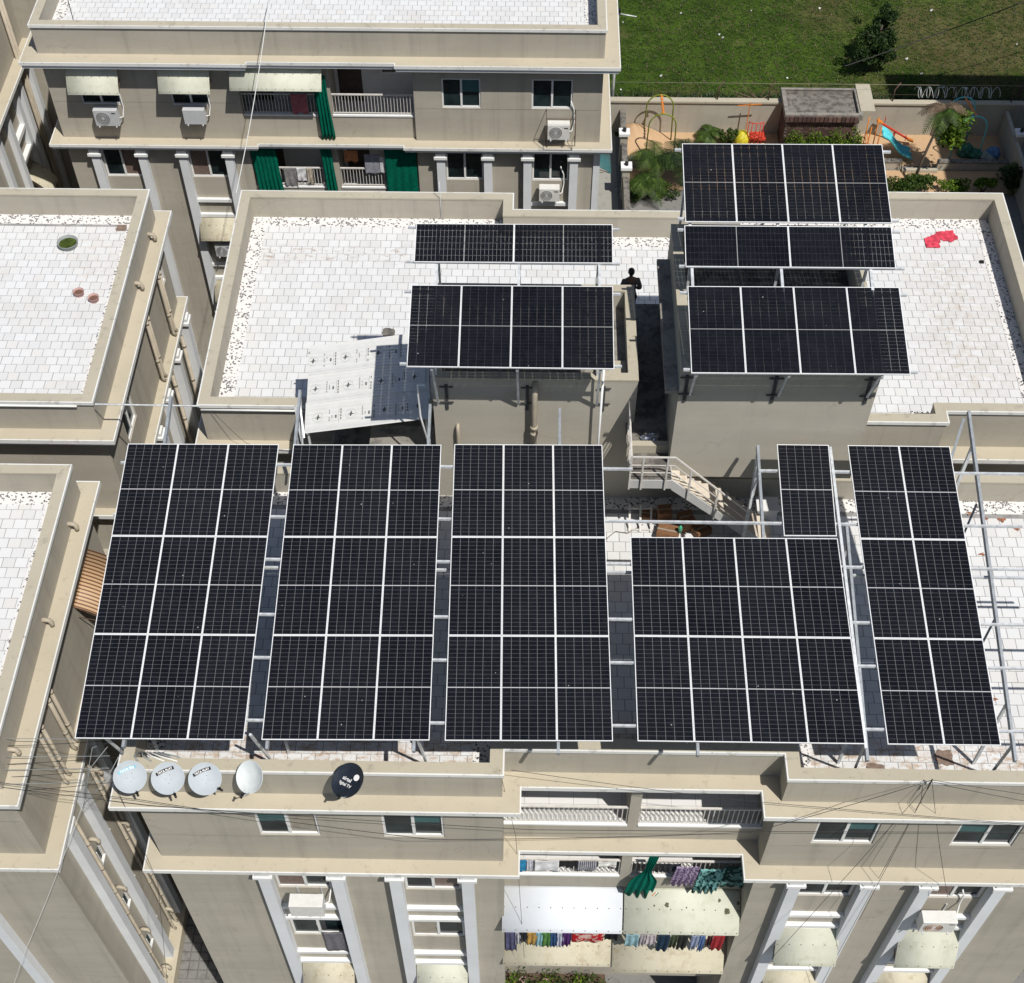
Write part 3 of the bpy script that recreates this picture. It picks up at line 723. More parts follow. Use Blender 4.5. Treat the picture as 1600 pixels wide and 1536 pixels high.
# ------------------------------------------------------------------ balconies
def mat_floor():
    m, n, b = nodes_of('balcony_floor_tile')
    br = N(n, 'ShaderNodeTexBrick', Scale=1.0); br.offset = 0.0
    br.inputs['Brick Width'].default_value = 0.6; br.inputs['Row Height'].default_value = 0.6; br.inputs['Mortar Size'].default_value = 0.006
    br.inputs['Color1'].default_value = (0.70, 0.69, 0.68, 1); br.inputs['Color2'].default_value = (0.66, 0.65, 0.64, 1); br.inputs['Mortar'].default_value = (0.35, 0.34, 0.33, 1)
    n.links.new(coords(n, obj=False), br.inputs['Vector']); n.links.new(br.outputs['Color'], b.inputs['Base Color']); b.inputs['Roughness'].default_value = 0.3
    return m
M['bfloor'] = mat_floor()
M['whitewall'] = weathered('white_interior_plaster', (0.58, 0.57, 0.55), (0.45, 0.43, 0.40), 0.3)
M['door'] = simple('dark_timber_door', (0.035, 0.022, 0.018), 0.5, var=0.3, scale=8)
def railing(par, x0, x1, y, z0, z1, mat='rail', step=0.115):
    m = MB(); m.box(x0, x1, y-0.028, y+0.028, z1-0.045, z1); r_ = m.build('railing', M[mat], par)
    m = MB(); m.box(x0, x1, y-0.015, y+0.015, z0+0.04, z0+0.065); m.build('bottom_rail', M[mat], r_)
    bal = MB(); bal.box(-0.011, 0.011, -0.011, 0.011, z0-z1+0.066, -0.046); me = bal.mesh('baluster', M[mat])
    n = int((x1-x0)/step)
    for i in range(n+1):
        o = bpy.data.objects.new('baluster', me); put(o, (x0+0.02+(x1-x0-0.04)*i/n, y, z1), r_)
    return r_
def centre(par, x0, x1, yf, yb, levels, back='whitewall', fl_mat='bfloor', wing=True, kerb=True):
    xm = (x0+x1)/2
    for k in range(levels):
        zf = -3.0-FL*k; zt = zf+(0.14 if (k == 0 and yf < 20) else 0.32); zceil = zf+FL-0.62 if k else -0.62
        m = MB(); m.box(x0+0.001, x1-0.001, yf, yf+0.14, zf-0.6, zt-0.06); sp = m.build('balcony_parapet', M['wall'], par)
        m = MB(); m.box(x0+0.001, xm-0.131, yf-0.03, yf+0.17, zt-0.06, zt); m.box(xm+0.131, x1-0.001, yf-0.03, yf+0.17, zt-0.06, zt); m.build('kerb', M['white'], sp)
        m = MB(); m.box(x0+0.001, x1-0.001, yf+0.141, yb, zf-0.15, zf-0.012); m.build('balcony_slab', M['wall'], par)
        m = MB(); m.box(x0+0.002, x1-0.002, yf+0.142, yb-0.03, zf-0.0115, zf); m.build('balcony_floor', M[fl_mat], par)
        m = MB(); m.box(xm-0.13, xm+0.13, yf-0.001, yb-0.031, zf+0.001, zceil+0.2); m.build('dividing_wall', M['wall'], par)
        m = MB(); m.box(x0+0.001, x1-0.001, yb-0.03, yb+0.02, zf, zf+FL-0.15 if k else -0.45); m.build('back_wall', M[back], par)
        if k:
            m = MB(); m.box(x0+0.001, x1-0.001, yf, yf+0.2, zf+FL-0.62, zf+FL-0.601); m.build('lintel', M['wall'], par)
        for a, b in ((x0+0.02, xm-0.14), (xm+0.14, x1-0.02)):
            railing(par, a, b, yf+0.05, zt, zt+0.80)
            dx = a+0.05 if a < xm-1 else a+0.12
            m = MB(); m.box(dx, dx+0.85, yb-0.055, yb-0.031, zf, zf+2.05); d = m.build('door', M['door'], par)
            m = MB(); m.box(b-1.25, b-0.15, yb-0.06, yb-0.031, zf+1.1, zf+2.05); w_ = m.build('window', M['frame'], par)
            m = MB(); m.box(b-1.2, b-0.72, yb-0.066, yb-0.0605, zf+1.15, zf+2.0); m.build('pane', M['glass'], w_)
            m = MB(); m.box(b-0.68, b-0.2, yb-0.066, yb-0.0605, zf+1.15, zf+2.0); m.build('pane', M['glass'], w_)
centre(main, -0.5, 5.73, 15.0, 16.5, 4)
centre(upper, -10.45, -4.27, 43.1, 44.5, 4)

# ------------------------------------------------------------------ pilasters, capitals, sill bands
def pilasters(face, par, us, zt=-3.96, zb=G+0.5, o=0.26, w_=0.30):
    for u in us:
        m = MB(); face.box(m, u-w_/2, u+w_/2, 0.0, o, zb, zt-0.22); p = m.build('pilaster', M['pil'], par)
        m = MB(); face.box(m, u-w_/2-0.09, u+w_/2+0.09, 0.0, o+0.08, zt-0.22, zt-0.12); face.box(m, u-w_/2-0.03, u+w_/2+0.03, 0.0, o+0.035, zt-0.12, zt+0.02); m.build('capital', M['white'], p)
def bands(face, par, u0, u1, zs, o=0.12):
    for z in zs:
        m = MB(); face.box(m, u0, u1, 0.0, o, z, z+0.13); m.build('sill_band', M['white'], par)
for fi, off, pl in ((0, -8.84, [-6.42, -4.61, -3.17, -1.38]), (4, 5.73, [mir(-1.38), mir(-3.17), mir(-4.61), mir(-6.42)])):
    pilasters(mf[fi], main, [p-off for p in pl])
    for a, b in ((pl[0], pl[1]), (pl[2], pl[3])):
        bands(mf[fi], main, a-off+0.155, b-off-0.155, [z-FL*k for k in range(4) for z in (-6.42, -7.10)])
for off, fi, pl in ((-17.15, 0, [-16.12, -14.40, -12.90, -11.20]), (-4.27, 4, [-3.41, -1.68, -0.22, 1.48])):
    pilasters(uf[fi], upper, [p-off for p in pl])
    for a, b in ((pl[0], pl[1]), (pl[2], pl[3])):
        bands(uf[fi], upper, a-off+0.155, b-off-0.155, [z-FL*k for k in range(3) for z in (-6.30, -6.98)])
m = MB(); m.box(2.20, 2.44, 42.90, 43.2, G, -4.1); m.build('corner_trim', M['pil'], upper)
pilasters(wf[1], westf, [15.37-14.33, 16.62-14.33, 18.2-14.33, 20.0-14.33, 21.6-14.33])
m = MB(); m.box(-11.7, -11.3, 14.2, 23.0, G, G+0.5); m.build('plinth', M['ledge'], westf)
pilasters(Face((-13.9, 14.33), (-11.7, 14.33)), westf, [-0.2])
def drain(par, x, y, z1, z0, r=0.055, name='drainpipe'):
    m = MB(); m.tube([(x, y, z1), (x, y, z0+0.12), (x+0.06, y, z0+0.02)], r)
    z = z1-0.4
    while z > z0+0.5:
        m.tube([(x, y, z-0.045), (x, y, z+0.045)], r*1.22); z -= 1.5
    return m.build(name, M['pvc'], par)
drain(westf, -11.56, 15.78, -4.1, G+0.6, 0.048)
for y in (17.25, 17.5): drain(westf, -11.56, y, -0.8, -3.55)
drain(westf, -11.56, 16.5, -0.8, -3.55, 0.05); drain(westf, -11.56, 16.25, -0.8, -3.55, 0.05)
for y in (17.45, 17.72): drain(westf, -11.54, y, -4.1, G+0.6, 0.048)
def gooseneck(par, x, y, z):
    m = MB(); m.tube([(x-0.16, y, z+0.05), (x-0.06, y, z+0.11), (x+0.06, y, z+0.08), (x+0.10, y, z-0.03), (x+0.08, y, z-0.12)], 0.06); return m.build('pipe_elbow', M['pvc'], par)
for k in range(4): gooseneck(westf, -11.5, 16.02, -6.3-FL*k)
for k in range(4): gooseneck(westf, -11.5, 17.62, -5.4-FL*k)
for (y) in (15.2, 18.8, 21.8): gooseneck(westf, -11.6, y, -0.12)
for (y) in (30.9, 33.1): gooseneck(westm, -11.5, y, -0.12)
pilasters(lmE, westm, [33.9-25.35, 32.2-25.35, 30.4-25.35, 28.8-25.35, 27.2-25.35])
for y in (32.55, 32.75): drain(westm, -11.44, y, -0.8, -3.55, 0.05)
for y in (30.5, 30.7): drain(westm, -11.44, y, -0.8, -3.55, 0.05)
for y in (33.1, 31.3): drain(westm, -11.40, y, -4.1, G+0.6, 0.06)
score(wf[0], westf, -1.9, 0.05, 20.2); score(mf[0], main, -2.45, 0.05, 8.2); score(mf[4], main, -2.5, 0.05, 8.3)
m = MB(); m.tube([(-12.0, 25.29, 0.62), (-18.5, 25.29, 0.62)], 0.03); m.build('conduit', M['whitewire'], westm)
m = MB(); m.tube([(-8.7, 25.24, 0.60), (-5.5, 25.24, 0.60)], 0.03); m.build('conduit', M['whitewire'], main)

# ------------------------------------------------------------------ awnings
M['frp'] = weathered('weathered_fibreglass', (0.56, 0.565, 0.47), (0.34, 0.34, 0.25), 0.5, rough=0.5, streak=True, patch=0.46)
M['frpw'] = weathered('white_sheet_awning', (0.66, 0.69, 0.73), (0.52, 0.53, 0.54), 0.3, rough=0.45, streak=False)
M['frpy'] = weathered('yellowed_fibreglass', (0.54, 0.50, 0.385), (0.32, 0.25, 0.15), 0.6, rough=0.5, streak=True, patch=0.44)
def awning(face, u0, u1, zt, zb, depth, mat, label, group, curve=0.16, bolts=True, name='awning'):
    a = face.P(u0, 0, zb); b = face.P(u1, depth, zt)
    e = empty(name, ((a[0]+b[0])/2, (a[1]+b[1])/2, zb), label, 'awning', group)
    m = MB(); n = 12; th = 0.012; prof = []
    for i in range(n+1):
        t = i/n; o = 0.01+depth*t; z = zt+(zb-zt)*t+curve*math.sin(math.pi*t)*0.55
        if t > 0.7: z -= (t-0.7)**2*0.5
        prof.append((o, z))
    for (o, z) in prof:
        for u in (u0, u1):
            m.v.append(face.P(u, o, z)); 
        for u in (u0, u1): m.v.append(face.P(u, o, z-th))
    for i in range(n):
        q = i*4; m.f += [(q, q+1, q+5, q+4), (q+2, q+6, q+7, q+3), (q, q+4, q+6, q+2), (q+1, q+3, q+7, q+5)]; m.sm += [True, True, False, False]
    m.f += [(0, 2, 3, 1), (4*n, 4*n+1, 4*n+3, 4*n+2)]; m.sm += [False, False]
    m.build('sheet', M[mat], e)
    m = MB()
    for u in (u0+0.03, u1-0.03) if u1-u0 < 2.4 else (u0+0.03, (u0+u1)/2, u1-0.03):
        m.beam(face.P(u, 0.0, zt-0.06), face.P(u, depth*0.95, zb-0.01), 0.025, 0.025); m.beam(face.P(u, 0.01, zt-0.5), face.P(u, depth*0.7, zb+0.03), 0.02, 0.02)
    m.build('bracket', M['rust'], e)
    if bolts:
        m = MB(); k = max(3, int((u1-u0)/0.3))
        for i in range(k+1):
            for t in (0.5, 0.96):
                o = 0.01+depth*t; z = zt+(zb-zt)*t+curve*math.sin(math.pi*t)*0.55-((t-0.7)**2*0.5 if t > 0.7 else 0)
                p = face.P(u0+0.05+(u1-u0-0.1)*i/k, o, z+0.004); m.box(p[0]-0.012, p[0]+0.012, p[1]-0.012, p[1]+0.012, p[2]-0.004, p[2]+0.008)
        m.build('bolts', M['rust'], e, kind='stuff')
    return e
AG = 'fibreglass awnings over windows and balconies'
fL, fR = mf[0], mf[4]
fC = Face((-0.5, 15.0), (5.73, 15.0))
awning(fL, -6.25+8.84, -4.78+8.84, -10.25, -11.1, 0.62, 'frpy', 'yellowed awning at the bottom edge, below the left column of windows under the dishes', AG)
awning(fL, -3.0+8.84, -1.55+8.84, -10.30, -11.1, 0.62, 'frp', 'speckled awning at the bottom edge, beside the left side of the balconies', AG)
awning(fR, 6.74-5.73, 8.42-5.73, -7.25, -8.35, 0.66, 'frp', 'pale dirty awning between two pilasters, right of the balconies', AG)
awning(fR, 9.98-5.73, 11.6-5.73, -7.25, -8.35, 0.66, 'frp', 'pale dirty awning below the outdoor unit, between the two rightmost pilasters', AG)
awning(fR, 6.84-5.73, 8.4-5.73, -10.3, -11.2, 0.62, 'frpy', 'yellow awning at the bottom edge, one floor below the pale awning right of the balconies', AG)
awning(fR, 9.98-5.73, 11.5-5.73, -10.3, -11.2, 0.62, 'frpy', 'yellow awning at the bottom edge, two floors below the outdoor unit on the right', AG)
awning(fC, -0.05, 3.12, -6.45, -7.25, 0.95, 'frpw', 'clean white awning over the left balcony, above coloured laundry', AG)
awning(fC, 3.16, 6.2, -6.45, -7.25, 0.95, 'frp', 'spotted off-white awning over the right balcony, below the teal camouflage cloth', AG)
awning(fC, -0.05, 2.98, -9.25, -10.0, 0.80, 'frpy', 'cream awning with broken upper edge, above the balcony plants', AG)
awning(fC, 3.02, 6.15, -9.2, -10.1, 0.92, 'frpy', 'brown stained awning below the row of hanging shirts', AG)
uL, uR = uf[0], uf[4]; uC = Face((-10.45, 43.1), (-4.27, 43.1))
awning(uL, -16.3+17.15, -14.5+17.15, -0.72, -1.42, 0.62, 'frp', 'pale green awning over the far left window of the rear block', AG)
awning(uL, -13.1+17.15, -11.3+17.15, -0.72, -1.35, 0.62, 'frp', 'pale green awning over the second window of the rear block', AG)
awning(uC, -0.15, 3.05, -0.66, -1.22, 0.75, 'frp', 'wide pale green awning over the balcony of the rear block', AG)
awning(uL, -12.82+17.15, -11.28+17.15, -6.95, -7.65, 0.62, 'frpy', 'yellow green awning between pilasters, left of the roof terrace corner', AG)
awning(uL, -12.82+17.15, -11.28+17.15, -10.0, -10.7, 0.62, 'frpy', 'lowest yellow green awning of the rear block, half hidden by the terrace parapet', AG)
awning(ff[1], 45.3-35.5, 46.4-35.5, -7.1, -7.9, 0.8, 'frpy', 'yellow dirty awning on the far left block, half in shade', AG)
# striped awning on the south-west block
M['stripe'] = None
def mat_stripe():
    m, n, b = nodes_of('striped_awning_sheet')
    sp = n.nodes.new('ShaderNodeSeparateXYZ'); n.links.new(coords(n, obj=False), sp.inputs[0])
    t = math_(n, 'FRACT', math_(n, 'MULTIPLY', sp.outputs[1], 1/0.115)); k = math_(n, 'LESS_THAN', t, 0.42)
    c = mixc(n, k, (0.50, 0.34, 0.19), (0.16, 0.065, 0.035)); n.links.new(c, b.inputs['Base Color']); b.inputs['Roughness'].default_value = 0.55
    return m
M['stripe'] = mat_stripe()
awning(wf[1], 20.35-14.33, 22.25-14.33, -1.6, -2.35, 0.95, 'stripe', 'brown and cream striped awning at the side of the lower left block', AG, bolts=False)
# teal awning low on the east wall of the rear block
ue = uf[5]
e_ = awning(Face((2.44, 52), (2.44, 58)), 3.1, 4.9, -13.3, -13.8, 1.25, 'teal', 'faded teal awning low on the side of the rear block', AG, bolts=False)

# ------------------------------------------------------------------ outdoor units
M['acw'] = simple('ac_casing_white', (0.66, 0.65, 0.62), 0.4, var=0.06)
M['acg'] = simple('ac_casing_grey', (0.50, 0.51, 0.52), 0.4, var=0.06)
M['fan'] = simple('ac_fan_grille', (0.22, 0.22, 0.22), 0.5, var=0.1)
M['fanrust'] = simple('rusty_ac_fan', (0.34, 0.17, 0.09), 0.6, var=0.3)
def ac(face, u0, u1, z0, z1, label, o0=0.14, d=0.32, mat='acw', fan='fan', cover=False, cage=False):
    a = face.P(u0, o0, z0); b = face.P(u1, o0+d, z1)
    e = empty('air_conditioner', ((a[0]+b[0])/2, (a[1]+b[1])/2, z0), label, 'outdoor unit', 'air conditioner outdoor units on the walls')
    m = MB(); face.box(m, u0, u1, o0, o0+d, z0, z1); m.build('casing', M[mat], e, bevel=0.012)
    if not cover:
        cu = u0+(u1-u0)*0.37; cz = (z0+z1)/2; r_ = min((z1-z0)*0.40, (u1-u0)*0.32)
        for k in range(4):
            m = MB(); pts = [face.P(cu+r_*(k+1)/4*math.cos(t), o0+d+0.012, cz+r_*(k+1)/4*math.sin(t)) for t in [2*math.pi*i/20 for i in range(21)]]
            m.tube(pts, 0.006, 5, False); m.build('grille_ring', M[mat], e)
        m = MB(); pts = [face.P(cu+r_*math.cos(t), o0+d+0.003, cz+r_*math.sin(t)) for t in [2*math.pi*i/24 for i in range(24)]]
        m.ngon(pts); m.build('fan', M[fan], e)
        m = MB(); face.box(m, cu-0.04, cu+0.04, o0+d, o0+d+0.014, cz-0.04, cz+0.04); m.build('fan_hub', M['acg'], e)
        m = MB(); face.box(m, u1-0.2, u1-0.06, o0+d, o0+d+0.003, z1-0.13, z1-0.09); m.build('badge', M['black'], e)
    for u in (u0+0.12, u1-0.12):
        m = MB(); face.box(m, u-0.02, u+0.02, 0.0, o0+d+0.05, z0-0.035, z0-0.001); face.box(m, u-0.02, u+0.02, 0.0, 0.03, z0-0.035, z0+0.35); m.build('bracket', M['acg'], e)
    m = MB(); m.tube([face.P(u1, o0+0.1, z0+0.2), face.P(u1+0.10, o0+0.02, z0+0.18), face.P(u1+0.16, 0.05, z0+0.5), face.P(u1+0.14, 0.04, z1+0.35), face.P(u1+0.02, 0.05, z1+0.7)], 0.022); m.build('pipe', M['whitewire'], e)
    if cage:
        m = MB(); r_ = 0.012; U0, U1, Z0, Z1, O = u0-0.05, u1+0.2, z0-0.15, z1+0.35, o0+d+0.12
        for p, q in (((U0, O, Z0), (U1, O, Z0)), ((U0, O, Z1), (U1, O, Z1)), ((U0, O, Z0), (U0, O, Z1)), ((U1, O, Z0), (U1, O, Z1)), ((U0, 0, Z0), (U0, O, Z0)), ((U1, 0, Z0), (U1, O, Z0)), ((U0, 0, Z1), (U0, O, Z1)), ((U1, 0, Z1), (U1, O, Z1)), ((U1, 0, Z1), (U1, O, Z0))):
            m.tube([face.P(*p), face.P(*q)], r_, 6)
        m.build('cage', M['rust'], e)
    return e
ac(fL, -5.87+8.84, -5.02+8.84, -5.62, -5.02, 'white outdoor unit with bare top, below the left window column under the dishes', o0=0.3, d=0.36, cover=True)
ac(fR, 10.06-5.73, 10.93-5.73, -6.02, -5.42, 'white outdoor unit with a rusty fan, between the two rightmost pilasters', o0=0.3, d=0.34, fan='fanrust')
ac(uL, -15.67+17.15, -14.82+17.15, -2.82, -2.2, 'outdoor unit with round fan under the far left awning of the rear block', mat='acg')
ac(uL, -12.47+17.15, -11.7+17.15, -2.72, -2.15, 'outdoor unit half in shade under the second awning of the rear block', mat='acg', cover=True)
ac(uR, 0.48+4.27, 1.27+4.27, -3.2, -2.62, 'white outdoor unit inside a rusty cage on the rear block', cage=True)
ac(uR, 0.22+4.27, 0.98+4.27, -5.85, -5.3, 'white outdoor unit under the lower right window of the rear block')
ac(uL, -12.4+17.15, -11.75+17.15, -8.6, -8.05, 'outdoor unit deep in shade between two yellow green awnings', mat='acg')

# ------------------------------------------------------------------ cloth
def mat_cloth(name, col, var=0.18, scale=9, pattern=None):
    m, n, b = nodes_of(name); co = coords(n, obj=False)
    f = noise(n, co, scale, 4)
    c = ramp(n, f, [(0.35, [x*(1-var) for x in col]), (0.65, [min(1, x*(1+var)) for x in col])])
    if pattern:
        kind, c2, sc = pattern
        if kind == 'patch':
            k = ramp(n, noise(n, co, sc, 2), [(0.49, 0), (0.52, 1)]); c = mixc(n, k, c, c2)
        else:
            w_ = N(n, 'ShaderNodeTexWave', Scale=sc, Distortion=0.5); w_.bands_direction = 'X'; n.links.new(co, w_.inputs['Vector'])
            c = mixc(n, ramp(n, w_.outputs['Fac'], [(0.5, 0), (0.6, 1)]), c, c2)
    n.links.new(c, b.inputs['Base Color']); b.inputs['Roughness'].default_value = 0.85; b.inputs['Specular IOR Level'].default_value = 0.1
    return m
CL = {}
def cloth(face, name, cat, label, u0, u1, zt, zb, col, o=0.10, amp=0.05, folds=4, group=None, pattern=None, taper=0.0, lean=0.0, ragged=0.04, tuck=None, topw=None):
    key = (col, pattern and (pattern[0], pattern[1], pattern[2]))
    if key not in CL: CL[key] = mat_cloth('fabric', col, pattern=pattern)
    m = MB(); nu, nz = 26, 12; ph = random.random()*6
    base = len(m.v)
    for j in range(nz+1):
        t = j/nz
        for i in range(nu+1):
            s_ = i/nu; u = u0+(u1-u0)*s_; uc = (u0+u1)/2
            wd = 1-taper*math.sin(math.pi*min(1, t*1.1))*0.8
            if tuck: wd *= 1-tuck*math.exp(-((t-0.45)/0.16)**2)
            if topw: k_ = min(1, max(0, (t-0.38)/0.3)); wd *= topw+(1-topw)*k_*k_*(3-2*k_)
            u = uc+(u-uc)*wd+lean*t
            z = zt+(zb-zt)*t
            if j == nz: z += ragged*math.sin(s_*folds*5.1+ph)
            oo = o+amp*(0.25+0.75*t)*math.sin(s_*folds*2*math.pi+ph+0.6*math.sin(t*3+ph))+0.01*math.sin(t*9+s_*4)
            m.v.append(face.P(u, max(oo, 0.012), z))
    for j in range(nz):
        for i in range(nu):
            q = base+j*(nu+1)+i; m.f.append((q, q+nu+1, q+nu+2, q+1)); m.sm.append(True)
    ob = m.build(name, CL[key], label=label, cat=cat, group=group)
    sl = ob.modifiers.new('thickness', 'SOLIDIFY'); sl.thickness = 0.006
    return ob
GC = (0.0, 0.10, 0.062)
cg = 'green balcony curtains of the rear block'
cloth(uC, 'curtain', 'curtain', 'dark green curtain hanging loose over the upper balcony beside the white divider, rear block', 2.63, 3.13, -1.0, -3.5, GC, o=0.22, folds=4, group=cg, lean=0.12, taper=0.1)
cloth(uC, 'curtain', 'curtain', 'gathered green curtain at the left end of the lower balcony, rear block', 0.02, 0.95, -3.97, -6.1, GC, o=0.16, folds=6, group=cg, lean=0.1)
cloth(uC, 'curtain', 'curtain', 'narrow green curtain beside the divider of the lower balcony, rear block', 2.60, 3.0, -3.97, -6.1, GC, o=0.16, folds=3, group=cg, lean=0.1)
cloth(uC, 'curtain', 'curtain', 'wide flat green curtain at the right end of the lower balcony, rear block', 4.95, 6.12, -3.97, -6.1, GC, o=0.12, amp=0.02, folds=4, group=cg)
lr = 'laundry on the rear block balconies'
cloth(uC, 'towel', 'towel', 'dusty pink towel over the upper balcony railing, rear block', 1.78, 2.36, -1.86, -2.62, (0.36, 0.12, 0.14), o=0.02, amp=0.008, folds=2, group=lr)
cloth(uC, 'towel', 'towel', 'orange cloth hanging in front of the dark door, rear block', 3.45, 3.95, -4.15, -4.62, (0.50, 0.20, 0.09), o=-0.25, amp=0.01, folds=2, group=lr)
cloth(uC, 'towel', 'towel', 'grey sheet hanging above the lower railing, rear block', 4.18, 4.72, -4.3, -5.15, (0.26, 0.26, 0.30), o=-0.1, amp=0.02, folds=2, group=lr)
cloth(uC, 'towel', 'towel', 'narrow white towel beside the wide green curtain, rear block', 4.74, 4.93, -4.42, -5.1, (0.62, 0.62, 0.64), o=-0.1, amp=0.01, folds=1, group=lr)
cloth(uC, 'shirt', 'shirt', 'grey shirt over the lower balcony railing, rear block', 1.12, 1.58, -4.90, -5.75, (0.22, 0.21, 0.21), o=0.03, amp=0.015, folds=2, group=lr)
cloth(uC, 'towel', 'towel', 'white towel over the lower balcony railing, rear block', 1.60, 1.95, -4.90, -5.5, (0.62, 0.62, 0.62), o=0.03, amp=0.012, folds=2, group=lr)
cloth(uC, 'towel', 'towel', 'beige towel next to the white one on the lower railing, rear block', 1.98, 2.2, -4.92, -5.6, (0.40, 0.35, 0.28), o=0.03, amp=0.012, folds=2, group=lr)
lm_ = 'laundry on the main block balconies'
r1 = -4.88
for (a, b, zb_, col, lab, pat) in ((0.02, 0.22, -5.5, (0.11, 0.16, 0.30), 'navy cloth at the left end of the balcony railing', None), (0.24, 0.56, -5.55, (0.03, 0.22, 0.42), 'bright blue shirt on the balcony railing', None), (0.58, 0.74, -5.5, (0.50, 0.50, 0.56), 'pale grey cloth between the blue shirt and the white sheet', None),
        (0.78, 1.40, -5.5, (0.68, 0.68, 0.69), 'white sheet over the balcony railing', None), (1.42, 1.86, -5.22, (0.02, 0.02, 0.022), 'short black cloth over the balcony railing', None), (1.88, 2.36, -5.45, (0.40, 0.40, 0.43), 'grey striped cloth over the balcony railing', ('wave', (0.08, 0.08, 0.10), 6.0)), (2.40, 2.86, -5.2, (0.70, 0.69, 0.64), 'cream towel at the right end of the left balcony railing', None)):
    cloth(fC, 'laundry_cloth', 'cloth', lab, a, b, r1+0.005, zb_, col, o=0.03, amp=0.012, folds=2, group=lm_, pattern=pat)
cloth(fC, 'curtain', 'curtain', 'bright green curtain tied in a knot, hanging over the white railing', 3.40, 4.15, -3.72, -6.35, (0.0, 0.125, 0.085), o=0.25, amp=0.05, folds=4, tuck=0.45, topw=0.34, lean=-0.30, ragged=0.2)
for (a, b, zb_, col, lab) in ((3.62, 3.95, -5.35, (0.05, 0.05, 0.05), 'charcoal trousers beside the knotted green curtain'), (3.96, 4.22, -5.35, (0.03, 0.03, 0.035), 'black trousers in the middle of the right balcony railing'), (4.22, 4.5, -5.4, (0.04, 0.04, 0.055), 'dark grey trousers beside the purple patterned dress')):
    cloth(fC, 'trousers', 'trousers', lab, a, b, r1, zb_, col, o=0.06, amp=0.02, folds=2, group=lm_)
cloth(fC, 'dress', 'dress', 'purple and white patterned dress spread over the balcony railing', 4.38, 4.98, r1+0.04, -5.95, (0.38, 0.30, 0.43), o=0.16, amp=0.05, folds=4, pattern=('patch', (0.08, 0.05, 0.11), 22.0), lean=-0.12)
cloth(fC, 'bedsheet', 'bedsheet', 'teal camouflage patterned sheet hanging beside the purple dress', 4.98, 5.62, r1+0.02, -6.25, (0.20, 0.42, 0.40), o=0.2, amp=0.06, folds=4, pattern=('patch', (0.008, 0.05, 0.045), 7.0), lean=-0.1)
cloth(fC, 'bedsheet', 'bedsheet', 'dark green sheet with teal waves, at the right end of the balcony', 5.6, 6.2, r1+0.02, -6.1, (0.10, 0.20, 0.20), o=0.12, amp=0.03, folds=2, pattern=('patch', (0.008, 0.035, 0.032), 5.0))
row = [(0.05, 0.30, -8.9, (0.10, 0.10, 0.22), 'indigo trousers'), (0.32, 0.42, -8.6, (0.6, 0.6, 0.65), 'white sleeve'), (0.44, 0.62, -8.35, (0.03, 0.03, 0.04), 'black vest'), (0.64, 0.86, -8.55, (0.62, 0.33, 0.02), 'mustard yellow shirt'), (0.88, 1.02, -8.62, (0.25, 0.55, 0.65), 'sky blue shirt'), (1.03, 1.27, -8.7, (0.10, 0.30, 0.05), 'leaf green shirt'), (1.28, 1.45, -8.75, (0.02, 0.09, 0.25), 'deep blue shirt'), (1.46, 1.60, -8.6, (0.55, 0.58, 0.72), 'lavender shirt'), (1.61, 1.80, -8.68, (0.09, 0.015, 0.16), 'violet shirt')]
for a, b, zb_, col, lab in row:
    col = tuple(c*0.6+0.18*sum(col)/3 for c in col); zb_ += random.uniform(-0.12, 0.10); a -= 0.02; b += random.uniform(0, 0.04)  # shirt colours muted and darkened to paint in part of their shade
    cloth(fC, 'shirt', 'shirt', f'{lab} hanging in the laundry row below the clean white awning', a, b, -8.1, zb_-0.42, col, o=0.62, amp=0.03, folds=2, group=lm_)
cloth(fC, 'rug', 'rug', 'red rug with a cream scroll border below the clean white awning', 1.85, 2.72, -8.1, -8.9, (0.42, 0.012, 0.02), o=0.55, amp=0.02, folds=2, pattern=('patch', (0.55, 0.38, 0.33), 6.0))
cloth(fC, 'sheet', 'sheet', 'black sheet at the right end of the laundry row below the white awning', 2.74, 3.1, -8.0, -8.7, (0.012, 0.012, 0.016), o=0.55, amp=0.03, folds=2)
row = [(3.3, 3.66, -8.4, (0.28, 0.52, 0.58), 'pale aqua towel'), (3.68, 3.86, -8.45, (0.45, 0.40, 0.44), 'mauve towel'), (3.87, 4.12, -8.5, (0.60, 0.52, 0.55), 'pale pink blouse'), (4.18, 4.5, -8.65, (0.015, 0.045, 0.09), 'navy shorts'), (4.52, 4.72, -8.55, (0.08, 0.10, 0.05), 'olive shirt'), (4.73, 5.0, -8.7, (0.03, 0.035, 0.03), 'black shirt'), (5.08, 5.3, -8.6, (0.30, 0.36, 0.55), 'light blue shirt'), (5.31, 5.46, -8.65, (0.10, 0.20, 0.45), 'royal blue shirt'), (5.5, 5.65, -8.4, (0.09, 0.03, 0.03), 'maroon cloth'), (5.66, 5.98, -8.55, (0.45, 0.01, 0.02), 'bright red shirt')]
for a, b, zb_, col, lab in row:
    col = tuple(c*0.65+0.15*sum(col)/3 for c in col); zb_ += random.uniform(-0.12, 0.12)  # shade mixed into these colours too: duller and darker than the cloth
    cloth(fC, 'shirt', 'shirt', f'{lab} hanging in the laundry row below the spotted awning', a, b, -8.05, zb_-0.40, col, o=0.66, amp=0.03, folds=2, group=lm_)
cloth(fL, 'towel', 'towel', 'grey checked towel hanging out of the left window below the outdoor unit', -5.4+8.84, -4.83+8.84, -8.0, -9.3, (0.20, 0.19, 0.21), o=0.10, amp=0.015, folds=2, pattern=('wave', (0.10, 0.10, 0.11), 14.0))

